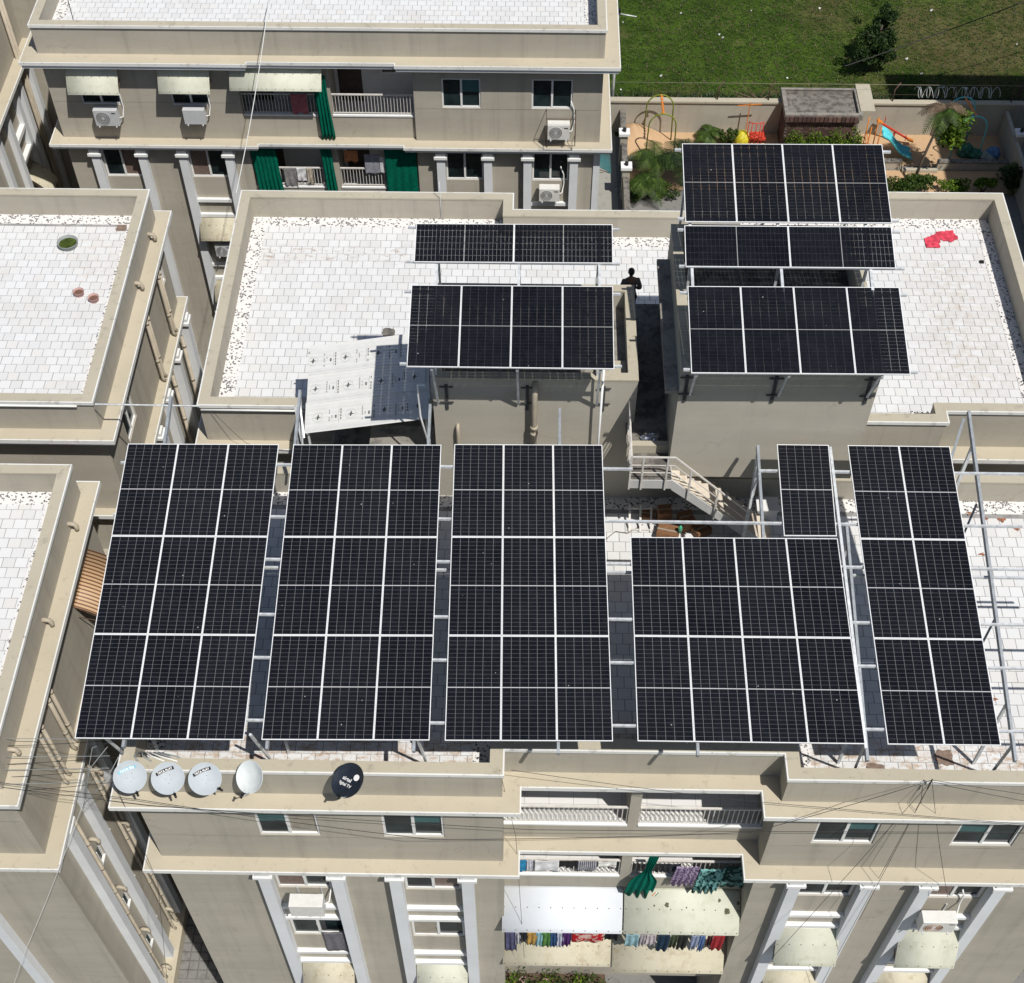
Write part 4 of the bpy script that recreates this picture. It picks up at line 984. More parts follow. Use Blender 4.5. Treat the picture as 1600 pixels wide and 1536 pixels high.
# sticker and burn marks on the spotted awning
sp_aw = [o for o in bpy.data.objects if o.get('label', '').startswith('spotted off-white awning')][0]
def on_awning(x, t, zt=-6.45, zb=-7.25, depth=0.95, curve=0.16):
    o = 0.01+depth*t; z = zt+(zb-zt)*t+curve*math.sin(math.pi*t)*0.55-((t-0.7)**2*0.5 if t > 0.7 else 0); return Vector((x, 15.0-o, z+0.006))
for dx, mt in ((-0.035, M['porange'] if 'porange' in M else simple('sticker_orange', (0.5, 0.2, 0.08))), (0.0, M['frame']), (0.035, simple('sticker_green', (0.03, 0.16, 0.07)))):
    a = on_awning(3.42+dx, 0.20); b = on_awning(3.52+dx, 0.12); m = MB(); m.beam(a, b, 0.03, 0.004); m.build('sticker', mt, sp_aw)
M['scorch'] = simple('dark_stain', (0.10, 0.095, 0.06), 0.8, var=0.5, scale=25)
for x, t, r_ in ((3.78, 0.40, 0.06), (5.38, 0.52, 0.075), (5.16, 0.28, 0.04), (5.65, 0.33, 0.04), (3.45, 0.42, 0.025), (4.3, 0.45, 0.02)):
    rr = random.Random(int(x*100)); m = MB(); pts = []
    for i in range(14):
        a = 2*math.pi*i/14; k = r_*rr.uniform(0.7, 1.2); pts.append(on_awning(x+k*math.cos(a), t-k*math.sin(a)/0.95))
    m.ngon(pts); m.build('stain_mark', M['scorch'], sp_aw)

# wing ledges of the main block
ledge(main, [(-8.84, 14.33), (-0.5, 14.33), (-0.5, 15.0), (5.73, 15.0), (5.73, 14.33), (14.13, 14.33), (14.13, 23.18), (-8.84, 23.18)], -3.6, depth=0.37)

# ------------------------------------------------------------------ things on the roofs
def text_obj(txt, size, mat, parent, loc, rot, name='lettering', ext=0.0008, bold=True):
    cu = bpy.data.curves.new(name, 'FONT'); cu.body = txt; cu.size = size; cu.align_x = 'CENTER'; cu.align_y = 'CENTER'; cu.extrude = ext
    if bold: cu.offset = size*0.022
    cu.resolution_u = 2
    t_ = bpy.data.objects.new('tmp', cu); me = bpy.data.meshes.new_from_object(t_); bpy.data.objects.remove(t_); me.name = name; me.materials.clear(); me.materials.append(mat)
    o = bpy.data.objects.new(name, me); COL.objects.link(o); o.parent = parent; o.location = loc; o.rotation_euler = rot; WL[o.name] = Vector(loc); return o
M['dishg'] = simple('dish_grey_paint', (0.42, 0.46, 0.495), 0.65, var=0.04)
M['dishw'] = simple('dish_white_paint', (0.60, 0.635, 0.64), 0.65, var=0.08)
M['dishk'] = simple('dish_navy_paint', (0.018, 0.024, 0.036), 0.35, var=0.2)
M['printw'] = simple('print_white', (0.8, 0.8, 0.8), 0.5, var=0.02)
M['printk'] = simple('print_black', (0.02, 0.02, 0.022), 0.5, var=0.02)
M['printb'] = simple('print_light_blue', (0.25, 0.47, 0.58), 0.5, var=0.05)
def dish(loc, nrm, r_, mat, label, txt=None, strip=None, spin=0.0, lnb_ang=-90):
    e = empty('satellite_dish', (loc[0], loc[1], 0.75), label, 'satellite dish', 'satellite dishes on the front parapet')
    q = Vector(nrm).normalized().to_track_quat('Z', 'Y').to_matrix() @ Matrix.Rotation(spin, 3, 'Z')
    c = Vector(loc)
    m = MB(); prof = [(r_*k/8, 0.10*(k/8)**2*r_/0.33) for k in range(9)]
    prof = [(max(a, 0.0005), b) for a, b in prof]
    edge = prof[-1]; full = prof+[(edge[0]+0.008, edge[1]+0.004), (edge[0]+0.008, edge[1]-0.012)]+[(a, b-0.012) for a, b in reversed(prof)]
    m.lathe(full, c, 36, q); m.build('reflector', M[mat], e, origin=tuple(c))
    fz = lambda x, y: 0.10*((x*x+y*y)/(r_*r_))*r_/0.33+0.003
    if strip:
        m = MB(); n = 10
        for i in range(n+1):
            x = -0.19*r_/0.33+0.38*r_/0.33*i/n; y = 0.155*r_/0.33+0.02*math.cos((i/n-0.5)*3)
            for dy in (-0.036, 0.036): m.v.append(c+q @ Vector((x, y+dy, fz(x, y+dy)+0.002)))
        for i in range(n): m.f.append((2*i, 2*i+2, 2*i+3, 2*i+1)); m.sm.append(False)
        m.build('label_strip', M[strip], e)
    if txt:
        for s_, size, x, y in txt:
            p = c+q @ Vector((x, y, fz(x, y)+0.030)); o = text_obj(s_, size, M['printw'], e, p-WL[e.name], (q).to_euler())
    a = R(lnb_ang); tip = c+q @ Vector((r_*1.15*math.cos(a), r_*1.15*math.sin(a), 0.36)); root = c+q @ Vector((r_*0.85*math.cos(a), r_*0.85*math.sin(a), 0.02))
    m = MB(); m.tube([root, root.lerp(tip, 0.6)+Vector((0, 0, -0.03)), tip], 0.011); m.build('feed_arm', M['steel'], e)
    m = MB(); d = (c+q @ Vector((0, 0, 0.05))-tip).normalized(); m.tube([tip-d*0.05, tip+d*0.03], 0.026, 10); m.tube([tip+d*0.03, tip+d*0.06], 0.034, 12); m.build('feed_horn', M['black'], e)
    b = c-q @ Vector((0, 0, 0.03)); wy = 14.285
    m = MB(); m.tube([b, b-q @ Vector((0, 0, 0.09)), (b.x, wy-0.03, b.z-0.25), (b.x, wy-0.03, 0.35)], 0.02, 8); m.box(b.x-0.06, b.x+0.06, wy-0.02, wy-0.001, 0.33, 0.45); m.build('mast', M['steel'], e)
    if strip:
        for x, y in ((-0.06, 0.0), (0.05, -0.05), (0.06, 0.05), (-0.02, -0.11)):
            m = MB(); p = c+q @ Vector((x, y, fz(x, y))); m.obox(p, 0.012, 0.012, 0.004, q); m.build('bolt', M['black'], e)
    return e
dish((-8.50, 14.02, 0.93), (0.28, -0.50, 0.86), 0.345, 'dishg', 'pale grey dish with a light blue strip, leftmost on the parapet beside the cable bundle', [('TATA Sky', 0.075, 0.0, 0.172)], 'printb', spin=R(0))
dish((-7.68, 14.00, 0.93), (0.26, -0.50, 0.86), 0.345, 'dishg', 'pale grey dish with a black strip, second from the left on the parapet', [('TATA PLAY', 0.066, 0.0, 0.172)], 'printk', spin=R(1))
dish((-6.88, 14.00, 0.93), (0.24, -0.50, 0.86), 0.345, 'dishg', 'pale grey dish with a black strip, directly left of the tilted white dish', [('TATA PLAY', 0.066, 0.0, 0.172)], 'printk', spin=R(3), lnb_ang=-58)
dish((-5.86, 14.05, 0.95), (-0.42, -0.42, 0.72), 0.35, 'dishw', 'plain white dish turned aside, with no strip on it', None, None, spin=R(-30), lnb_ang=-20)
dish((-3.75, 13.98, 0.92), (-0.40, -0.15, 0.85), 0.39, 'dishk', 'dark navy dish with white logo, alone near the middle of the left parapet', [('airtel', 0.12, -0.08, 0.02), ('digital TV', 0.095, -0.07, -0.10)], None, spin=R(36), lnb_ang=-60)
lg = [o for o in bpy.data.objects if o.name.startswith('satellite_dish')][-1]
q_ = Vector((-0.40, -0.15, 0.85)).normalized().to_track_quat('Z', 'Y').to_matrix() @ Matrix.Rotation(R(36), 3, 'Z')
m = MB(); c_ = Vector((-3.75, 13.98, 0.92))
m.ngon([c_+q_ @ Vector((0.13+0.072*math.cos(t), 0.14+0.072*math.sin(t), 0.055)) for t in [2*math.pi*i/20 for i in range(20)]]); m.build('logo_disc', M['printw'], lg)

# round tub, two small pots
def vessel(name, label, cat, x, y, r_, h, mat, fill, grp=None):
    e = empty(name, (x, y, 0.0), label, cat, grp)
    m = MB(); m.lathe([(r_*0.86, 0.0), (r_, h), (r_*1.04, h), (r_*1.04, h-0.02), (r_*0.95, h-0.02), (r_*0.80, 0.03), (0.001, 0.03)], (x, y, 0.0), 28); m.build('shell', M[mat], e)
    m = MB(); m.lathe([(0.001, h*0.55), (r_*0.91, h*0.55)], (x, y, 0), 28); m.build('contents', M[fill], e)
    return e
M['tubg'] = simple('grey_plastic', (0.25, 0.27, 0.27), 0.5); M['algae'] = simple('green_water', (0.05, 0.07, 0.012), 0.15, var=0.5, scale=9)
M['clay'] = simple('pinkish_clay', (0.42, 0.27, 0.25), 0.8); M['mud'] = simple('brown_mud', (0.15, 0.08, 0.06), 0.8)
vessel('water_tub', 'round grey tub of green water on the left roof terrace', 'tub', -13.86, 32.5, 0.30, 0.16, 'tubg', 'algae')
vessel('clay_pot', 'small pinkish bowl, the left one of the pair on the left roof', 'pot', -13.11, 30.36, 0.155, 0.13, 'clay', 'mud', 'clay bowls')
vessel('clay_pot', 'small pinkish bowl, the right one of the pair near the left roof parapet', 'pot', -12.63, 30.12, 0.155, 0.13, 'clay', 'mud', 'clay bowls')
# red plastic sheet
M['red'] = simple('red_plastic_film', (0.58, 0.055, 0.09), 0.35, var=0.45, scale=7)
m = MB(); pts = [(-0.42, -0.25), (-0.05, -0.27), (-0.03, 0.08), (0.10, -0.02), (0.30, -0.05), (0.48, 0.10), (0.36, 0.36), (-0.05, 0.33), (-0.10, 0.22), (-0.40, 0.08)]
n_ = len(pts); nx = 26
def red_in(x, y): return inside(pts, x, y)
cells = {}
for i in range(nx):
    for j in range(20):
        x = -0.5+i*0.04; y = -0.3+j*0.035
        if red_in(x+0.02, y+0.017):
            ids = []
            for a, b in ((i, j), (i+1, j), (i+1, j+1), (i, j+1)):
                if (a, b) not in cells:
                    cells[(a, b)] = len(m.v); X = -0.5+a*0.04; Y = -0.3+b*0.035
                    m.v.append((12.22+X*1.15, 33.15+Y*1.25, 0.03+0.016*math.sin(X*31+Y*17)*math.sin(Y*23-X*9)+0.008*random.random()))
                ids.append(cells[(a, b)])
            m.f.append(tuple(ids)); m.sm.append(False)
o = m.build('plastic_sheet', M['red'], label='crumpled red plastic sheet lying on the right roof terrace', cat='sheet'); sl = o.modifiers.new('t', 'SOLIDIFY'); sl.thickness = 0.004
# damp and bare patches let into the tiling
def patch(x, y, rx, ry, mat, label, seed, par=front_slab, z=0.0045):
    rr = random.Random(seed); pts = []
    for i in range(22):
        a = 2*math.pi*i/22; k = 1+0.16*rr.uniform(-1, 1); s_ = 1/max(abs(math.cos(a)), abs(math.sin(a)))**0.75
        pts.append((x+rx*k*s_*math.cos(a), y+ry*k*s_*math.sin(a)))
    m = MB(); m.prism(pts, z-0.003, z); return m.build('patched_tile_area', M[mat], par, label=label)
M['patchb'] = simple('brown_cement_patch', (0.20, 0.145, 0.115), 0.9, var=0.3, scale=12)
M['patchp'] = simple('pale_cement_patch', (0.42, 0.33, 0.28), 0.9, var=0.25, scale=14)
patch(9.43, 15.34, 0.20, 0.20, 'patchb', 'square brown cement patch below the narrow panel block', 3)
patch(7.85, 15.02, 0.22, 0.14, 'patchb', 'brown rough patch by the parapet corner', 4)
patch(-6.1, 14.98, 0.18, 0.17, 'patchp', 'greyish patch beside the parapet above the white dish', 5)
patch(-4.04, 28.94, 0.17, 0.17, 'darkroof', 'dark square opening in the white tiles', 6)
patch(-12.28, 33.35, 0.32, 0.16, 'patchb', 'brown muddy patch in the far corner of the left terrace', 9, par=westm)
# fallen leaves
M['leaf'] = simple('dry_brown_leaf', (0.30, 0.13, 0.07), 0.8, var=0.3, scale=30)
def dry_leaf(x, y, s_, rot, z=0.01, label=''):
    m = MB(); pts = []
    for i in range(9):
        a = i/8*math.pi*2; r_ = s_*(0.6+0.4*math.cos(3*a+rot)); pts.append((x+r_*math.cos(a+rot), y+r_*math.sin(a+rot)*0.7, z+0.02*math.sin(a*2)+0.015))
    m.add(pts+[(x, y, z)], [(i, (i+1) % 9, 9) for i in range(9)])
    return m.build('dry_leaf', M['leaf'], label=label, cat='leaf', group='dry leaves on the right front terrace')
for (x, y, s_, rt, lab) in ((11.22, 22.50, 0.13, 0.4, 'beside the slanted brace'), (11.60, 22.35, 0.12, 2, 'right of the bare rafter'), (12.02, 22.30, 0.17, 4, 'largest one on the speckled border'), (12.35, 22.0, 0.11, 1, 'near the end of the short purlin'), (11.32, 21.18, 0.12, 5, 'on the white tiles left of the bare rafter'), (11.15, 20.45, 0.09, 3, 'close to the narrow panel block'), (10.85, 16.9, 0.09, 3, 'near the front of the terrace')):
    dry_leaf(x, y, s_, rt, label='dry brown leaf, '+lab)

# ------------------------------------------------------------------ profiled roofing sheet canopy
def mat_sheet():
    m, n, b = nodes_of('filmed_roofing_sheet')
    c = ramp(n, noise(n, coords(n, obj=False), 5, 6, 0.7), [(0.4, (0.60, 0.60, 0.585)), (0.7, (0.66, 0.66, 0.65))])
    n.links.new(c, b.inputs['Base Color']); b.inputs['Roughness'].default_value = 0.35; return m
M['sheet'] = mat_sheet()
M['ink'] = simple('grey_print', (0.10, 0.11, 0.10), 0.5, var=0.2); M['ink2'] = simple('faint_print', (0.30, 0.30, 0.29), 0.5, var=0.1)
A = Vector((-5.62, 23.42, 1.66)); B_ = Vector((-2.50, 23.42, 2.24)); C_ = Vector((-5.66, 25.98, 2.14))
ux = (B_-A); LX = ux.length; ux.normalize(); uy = (C_-A); uy = uy-ux*uy.dot(ux); LY = uy.length; uy.normalize(); uz = ux.cross(uy)
can = empty('roofing_sheet_canopy', tuple((A+B_)/2-Vector((0, 0, 1.9))), 'pale metal sheet canopy covered in printed film, tilted beside the left roof tower', 'canopy')
SP = lambda u, v, h=0: A+ux*u+uy*v+uz*h
for k in range(3):
    m = MB(); v0 = k*LY/3; n = 24; w3 = LY/3+0.03
    for i in range(n+1):
        t = i/n; v = v0+w3*t
        h = 0.022*max(0, math.cos((t-0.03)*2*math.pi*1))**8 if (t < 0.2 or t > 0.8) else 0.003*math.cos(t*2*math.pi*7)
        h += 0.004*k
        for u in (0.0+0.02*(k-1), LX): m.v.append(SP(u, v, h))
    for i in range(n): m.f.append((2*i, 2*i+1, 2*i+3, 2*i+2)); m.sm.append(False)
    o = m.build('sheet', M['sheet'], can); sl = o.modifiers.new('t', 'SOLIDIFY'); sl.thickness = 0.004
    # film print: repeated plane mark in a ring, blocks of small lettering across the sheet
    ink = MB(); ink2 = MB(); z_ = 0.011+0.004*k
    def q4(tgt, u, v, du, dv): tgt.add([SP(u-du, v-dv, z_), SP(u+du, v-dv, z_), SP(u+du, v+dv, z_), SP(u-du, v+dv, z_)], [(0, 1, 2, 3)])
    u = 0.12-0.10*k+0.2
    while u < LX-0.1:
        vc = v0+LY/6
        def pl(du, dv): return SP(u+du, vc+dv, z_)
        ink.add([pl(-.09, -.012), pl(-.03, .010), pl(.0, .075), pl(.02, .08), pl(.03, .012), pl(.10, .0), pl(.03, -.014), pl(.0, -.075), pl(-.02, -.07), pl(-.025, -.014)], [(0, 1, 8, 9), (1, 2, 3, 4), (1, 4, 6, 8), (4, 5, 6), (6, 7, 8)])
        for i in range(16):
            a0 = 2*math.pi*i/16; a1 = 2*math.pi*(i+0.6)/16
            ink2.add([pl(.13*math.cos(a0), .13*math.sin(a0)), pl(.13*math.cos(a1), .13*math.sin(a1)), pl(.137*math.cos(a1), .137*math.sin(a1)), pl(.137*math.cos(a0), .137*math.sin(a0))], [(0, 1, 2, 3)])
        for j, (uo, dk, cnt, sw) in enumerate(((0.30, 0, 6, 0.024), (0.37, 0, 3, 0.018), (0.47, 1, 2, 0.034), (0.55, 0, 8, 0.008), (0.60, 1, 5, 0.020))):
            if u+uo > LX-0.05: continue
            for i in range(cnt):
                vv = vc-0.22+0.42*(i+0.5)/cnt if cnt > 3 else vc-0.05+0.05*i
                if abs(vv-vc) > LY/6-0.1: continue
                if random.random() < 0.85: q4(ink if dk else ink2, u+uo, vv, sw*0.6, 0.42/cnt/2*0.7 if cnt > 3 else 0.022)
        u += 0.86
    u = 0.1
    while u < LX-0.1:
        L_ = random.choice((0.02, 0.05, 0.09)); q4(ink2, u+L_/2, v0+0.055, L_/2, 0.007); u += L_+random.choice((0.03, 0.05, 0.12))
    ink.build('printed_marks', M['ink'], can, kind='stuff'); ink2.build('faint_printed_lettering', M['ink2'], can, kind='stuff')
for p, q in ((SP(-0.05, 0.1, -0.05), SP(LX+0.05, 0.1, -0.05)), (SP(-0.05, LY-0.1, -0.05), SP(LX+0.05, LY-0.1, -0.05)), (SP(0.05, 0, -0.03), SP(0.05, LY, -0.03)), (SP(LX-0.08, 0, -0.03), SP(LX-0.08, LY, -0.03))):
    m = MB(); m.beam(p, q, 0.04, 0.04); m.build('frame_tube', M['steel'], can)
for u, v in ((0.05, 0.12), (LX-0.08, 0.12), (0.05, LY-0.12), (LX-0.08, LY-0.12)):
    p = SP(u, v, -0.06); m = MB(); m.beam(p, (p.x, p.y, -0.1), 0.05, 0.05); m.build('leg', M['steel'], can)
m = MB(); m.beam((-5.78, 23.6, 2.45), (-5.55, 22.7, 0.3), 0.06, 0.06); m.build('brace', M['steel'], can)
# small concrete annex under the canopy
m = MB(); m.box(-4.05, -2.31, 23.25, 24.3, 0.0, 0.95); ax = m.build('annex', M['towerwall'], main); m = MB(); m.box(-4.08, -2.31, 23.22, 24.33, 0.95, 1.05); m.build('annex_roof', M['concrete'], ax)
# pipes on the left tower
def pipe(par, pts, r_, mat='pvc', name='pipe'):
    m = MB(); m.tube(pts, r_, 10); return m.build(name, M[mat], par)
p_ = pipe(main, [(0.12, 22.95, 4.05), (0.12, 22.72, 4.02), (0.10, 22.70, 3.8), (0.10, 22.70, 0.1)], 0.07, name='overflow_pipe')
for z in (2.75, 2.55, 1.2):
    m = MB(); m.tube([(0.10, 22.70, z-0.05), (0.10, 22.70, z+0.05)], 0.095, 12); m.build('coupling', M['pvc'], p_)
pipe(main, [(-1.74, 22.95, 2.62), (-1.74, 22.80, 2.62), (-1.74, 22.78, 2.5), (-1.74, 22.78, 0.1)], 0.045, name='pipe')
pipe(main, [(1.66, 22.6, 4.95), (1.66, 22.66, 0.1)], 0.028, 'alu', 'conduit')
pipe(main, [(-2.45, 22.7, 4.1), (-2.62, 22.72, 4.1), (-2.62, 22.78, 3.0), (-2.40, 22.7, 1.7)], 0.025, 'alu', 'conduit')

# ------------------------------------------------------------------ stairs to the passage
stc = empty('roof_stairs', (4.0, 21.6, 0), 'concrete stairs with white railing rising from the roof to the gap between the towers', 'stairs')
SY0, SY1 = 21.12, 22.05
M['stairg'] = weathered('grey_stair_paint', (0.50, 0.50, 0.49), (0.30, 0.28, 0.26), 0.5)
m = MB(); m.box(2.36, 3.34, SY0, SY1, 2.40, 2.68); m.build('landing', M['stairg'], stc)
m = MB(); m.box(2.38, 3.32, SY0+0.02, SY1-0.08, 2.681, 2.69); m.build('landing_finish', M['darkroof'], stc)
NS = 14; X0, X1 = 3.34, 6.05
M['tread'] = weathered('worn_white_tread', (0.62, 0.55, 0.46), (0.30, 0.19, 0.12), 0.7, streak=False, patch=0.44)
for i in range(NS):
    xa = X0+(X1-X0)*i/NS; xb = X0+(X1-X0)*(i+1)/NS; z = 2.68-(i+1)*2.68/(NS+1)
    m = MB(); m.box(xa, xb+0.02, SY0+0.05, SY1, z-0.12, z); m.build('step', M['tread'], stc)
m = MB(); m.add([(X0, SY0, 2.68), (X0, SY0, 2.36), (X1, SY0, 0.0), (X1, SY0, 0.22), (X0, SY0+0.055, 2.68), (X0, SY0+0.055, 2.36), (X1, SY0+0.055, 0.0), (X1, SY0+0.055, 0.22)], [(0, 1, 2, 3), (7, 6, 5, 4), (0, 3, 7, 4), (1, 5, 6, 2), (0, 4, 5, 1), (3, 2, 6, 7)]); m.build('stringer', M['stairg'], stc)
m = MB(); m.add([(X0, SY0+0.06, 2.5), (X0, SY1, 2.5), (X1, SY1, 0.05), (X1, SY0+0.06, 0.05), (X0, SY0+0.06, 2.32), (X0, SY1, 2.32), (X1-0.15, SY1, 0.0), (X1-0.15, SY0+0.06, 0.0)], [(0, 1, 2, 3), (7, 6, 5, 4), (0, 3, 7, 4), (1, 5, 6, 2), (0, 4, 5, 1), (3, 2, 6, 7)]); m.build('waist_slab', M['concrete'], stc)
rz = lambda x: 2.68-(x-X0)*2.68/(X1-X0)
for k, h in enumerate((0.82, 0.55, 0.30)):
    pts = [(2.34, 22.9, 2.68+h), (2.34, SY0-0.03, 2.68+h), (X0, SY0-0.03, 2.68+h), (X1-0.75, SY0-0.03, rz(X1-0.75)+h)]
    if k: pts[0] = (2.34, 22.6, 2.68+h)
    for a, b in zip(pts, pts[1:]):
        m = MB(); m.beam(a, b, 0.035 if k == 0 else 0.018, 0.035 if k == 0 else 0.018); m.build('handrail' if k == 0 else 'mid_rail', M['rail'], stc)
for x, y, zb in ((2.34, 22.5, 2.6), (2.34, 21.8, 2.6), (2.34, SY0-0.03, 2.4), (2.62, SY0-0.03, 2.4), (3.18, SY0-0.03, 2.4), (3.75, SY0-0.03, None), (4.45, SY0-0.03, None), (X1-0.8, SY0-0.03, None)):
    zb_ = zb if zb is not None else rz(x)-0.22; zt_ = (2.68 if zb is not None else rz(x))+0.82
    m = MB(); m.box(x-0.02, x+0.02, y-0.02, y+0.02, zb_, zt_-0.02); m.build('post', M['rail'], stc)
# tall thin post of the canopy frame beside the stairs
# foil bag on the passage
M['foil'] = simple('silver_foil', (0.62, 0.64, 0.72), 0.18, 0.85, var=0.1)
bm = bmesh.new(); bmesh.ops.create_icosphere(bm, subdivisions=3, radius=0.17)
for v in bm.verts:
    d = v.co.normalized(); k = 1+0.22*math.sin(9*d.x+4*d.y)*math.cos(8*d.z+3*d.x)+random.uniform(-0.08, 0.08)
    v.co = Vector((d.x*0.20*k, d.y*0.15*k, max(d.z*0.13*k, -0.04)+0.045))
me = bpy.data.meshes.new('foil_bag'); bm.to_mesh(me); bm.free(); me.materials.append(M['foil'])
o = bpy.data.objects.new('foil_bag', me); put(o, (2.86, 22.33, 2.755)); tag(o, 'crumpled silver foil bag at the end of the passage above the stairs', 'bag')
# cartons and odds and ends under the stairs
M['card'] = simple('cardboard', (0.20, 0.10, 0.05), 0.85, var=0.2, scale=10)
M['greenp'] = simple('green_plastic', (0.05, 0.35, 0.2), 0.4)
def carton(x, y, z, sx, sy, sz, rot, label, mat='card', tape=True):
    e = empty('carton', (x, y, z), label, 'box', 'cartons under the roof stairs')
    rm = Matrix.Rotation(rot, 3, 'Z')
    m = MB(); m.obox((x, y, z+sz/2), sx, sy, sz, rm); m.build('box_body', M[mat], e, bevel=0.006)
    if tape:
        m = MB(); m.obox((x, y, z+sz+0.002), sx*1.0, 0.05, 0.003, rm); m.build('tape', M['beigepane'], e)
        for sg in (-1, 1):
            m = MB(); p = Vector((x, y, z+sz+0.012)) + rm @ Vector((0, sg*sy*0.27, 0)); m.obox(p, sx*0.98, sy*0.42, 0.006, rm @ Matrix.Rotation(R(8*sg), 3, 'X')); m.build('flap', M[mat], e)
    return e
carton(3.50, 21.62, 0, 0.55, 0.38, 0.26, R(-14), 'brown carton nearest the wide panel block, under the stairs')
carton(3.95, 21.95, 0, 0.36, 0.34, 0.42, R(20), 'upright brown carton in the middle of the pile under the stairs')
carton(3.42, 22.10, 0, 0.34, 0.30, 0.50, R(6), 'tall carton standing under the landing')
carton(3.02, 22.2, 0, 0.36, 0.3, 0.22, R(-8), 'small flat carton at the left end of the pile under the stairs')
carton(4.35, 21.75, 0, 0.42, 0.32, 0.22, R(30), 'brown carton at the right end of the pile below the stringer')
def slat_rack():
    e = empty('wooden_pallet', (2.75, 22.3, 0), 'old timber pallet leaning under the landing', 'pallet')
    for i in range(3):
        m = MB(); m.beam((2.55+0.27*i, 22.3, 0.42), (2.55+0.27*i, 21.75, 0.03), 0.05, 0.02); m.build('slat', M['rail'], e)
    for f in (0.1, 0.9):
        m = MB(); m.beam((2.5, 22.3-0.55*f, 0.39-0.39*f), (3.15, 22.3-0.55*f, 0.39-0.39*f), 0.04, 0.03); m.build('runner', M['rail'], e)
slat_rack()
m = MB(); m.tube([(3.78, 21.55, 0.30), (3.78, 21.55, 0.46), (3.78, 21.55, 0.52)], [0.05, 0.05, 0.02], 12); o = m.build('plastic_bottle', M['greenp'], label='green plastic bottle lying among the cartons', cat='bottle'); 
# white cistern by the right tower
e = empty('white_cabinet', (6.05, 22.3, 0), 'low white cabinet at the foot of the stairs against the tower wall', 'cabinet')
m = MB(); m.box(5.75, 6.25, 22.1, 22.5, 0, 0.5); m.build('cabinet_body', M['frame'], e, bevel=0.01); m = MB(); m.box(5.72, 6.28, 22.06, 22.52, 0.501, 0.54); m.build('lid', M['frame'], e); m = MB(); m.box(5.95, 6.05, 22.085, 22.099, 0.25, 0.29); m.build('handle', M['steel'], e)
# rust stain cable on floor
m = MB(); m.tube([(1.95, 21.5, 0.02), (2.2, 21.75, 0.03), (2.5, 21.7, 0.02), (2.9, 22.0, 0.02)], 0.010, 6); m.build('cable', M['rust'], label='thin red cable trailing over the tiles beside the middle block', cat='cable')

# ------------------------------------------------------------------ person on the rear terrace
M['skin'] = simple('dark_skin', (0.10, 0.055, 0.035), 0.55, var=0.1)
M['hair'] = simple('black_hair', (0.006, 0.006, 0.006), 0.6, var=0.1)
M['shirtg'] = simple('charcoal_shirt', (0.055, 0.055, 0.056), 0.9, var=0.2, scale=15)
M['jean'] = simple('black_trousers', (0.012, 0.012, 0.015), 0.9, var=0.2)
M['shoe'] = simple('dark_shoe', (0.02, 0.018, 0.016), 0.6)
def skinned(name, verts, edges, radii, mat, par, loc, sub=2, root=0):
    me = bpy.data.meshes.new(name); me.from_pydata(verts, edges, []); me.update()
    o = bpy.data.objects.new(name, me); put(o, loc, par); me.materials.append(mat)
    sk = o.modifiers.new('skin', 'SKIN'); sk.use_smooth_shade = True
    for i, r_ in enumerate(radii):
        v = me.skin_vertices[0].data[i]; v.radius = (r_, r_) if not hasattr(r_, '__len__') else r_; v.use_root = (i == root)
    sb = o.modifiers.new('sub', 'SUBSURF'); sb.levels = sub; sb.render_levels = sub
    return o
per = empty('person', (2.74, 29.58, 0.0), 'person in a charcoal shirt and black trousers standing on the roof, seen from behind', 'person')
per.rotation_euler = (0, 0, R(8))
V = [(0, 0, 0.93), (0, 0.0, 1.12), (0, -0.01, 1.32), (0, 0.0, 1.44), (0, 0.02, 1.51), (0, 0.03, 1.58),     # 0-5 spine, neck
     (-0.10, 0, 0.88), (-0.11, 0.01, 0.50), (-0.12, -0.03, 0.09), (-0.13, 0.10, 0.04),                        # 6-9 left leg
     (0.10, 0, 0.88), (0.11, 0.02, 0.50), (0.12, -0.02, 0.09), (0.13, 0.11, 0.04),                            # 10-13
     (-0.18, 0.0, 1.40), (-0.27, -0.05, 1.16), (-0.17, 0.16, 1.02),                                           # 14-16 left arm bent forward
     (0.18, 0.0, 1.40), (0.27, -0.05, 1.16), (0.17, 0.16, 1.02)]
E_ = [(0, 1), (1, 2), (2, 3), (3, 4), (4, 5), (0, 6), (6, 7), (7, 8), (8, 9), (0, 10), (10, 11), (11, 12), (12, 13), (3, 14), (14, 15), (15, 16), (3, 17), (17, 18), (18, 19)]
Rr = [(0.15, 0.11), (0.145, 0.105), (0.17, 0.115), (0.12, 0.085), 0.055, 0.055, (0.095, 0.095), 0.062, 0.042, 0.04, (0.095, 0.095), 0.062, 0.042, 0.04, 0.065, 0.048, 0.034, 0.065, 0.048, 0.034]
PL = (2.74, 29.58, 0.0)
skinned('body', V, E_, Rr, M['skin'], per, PL)
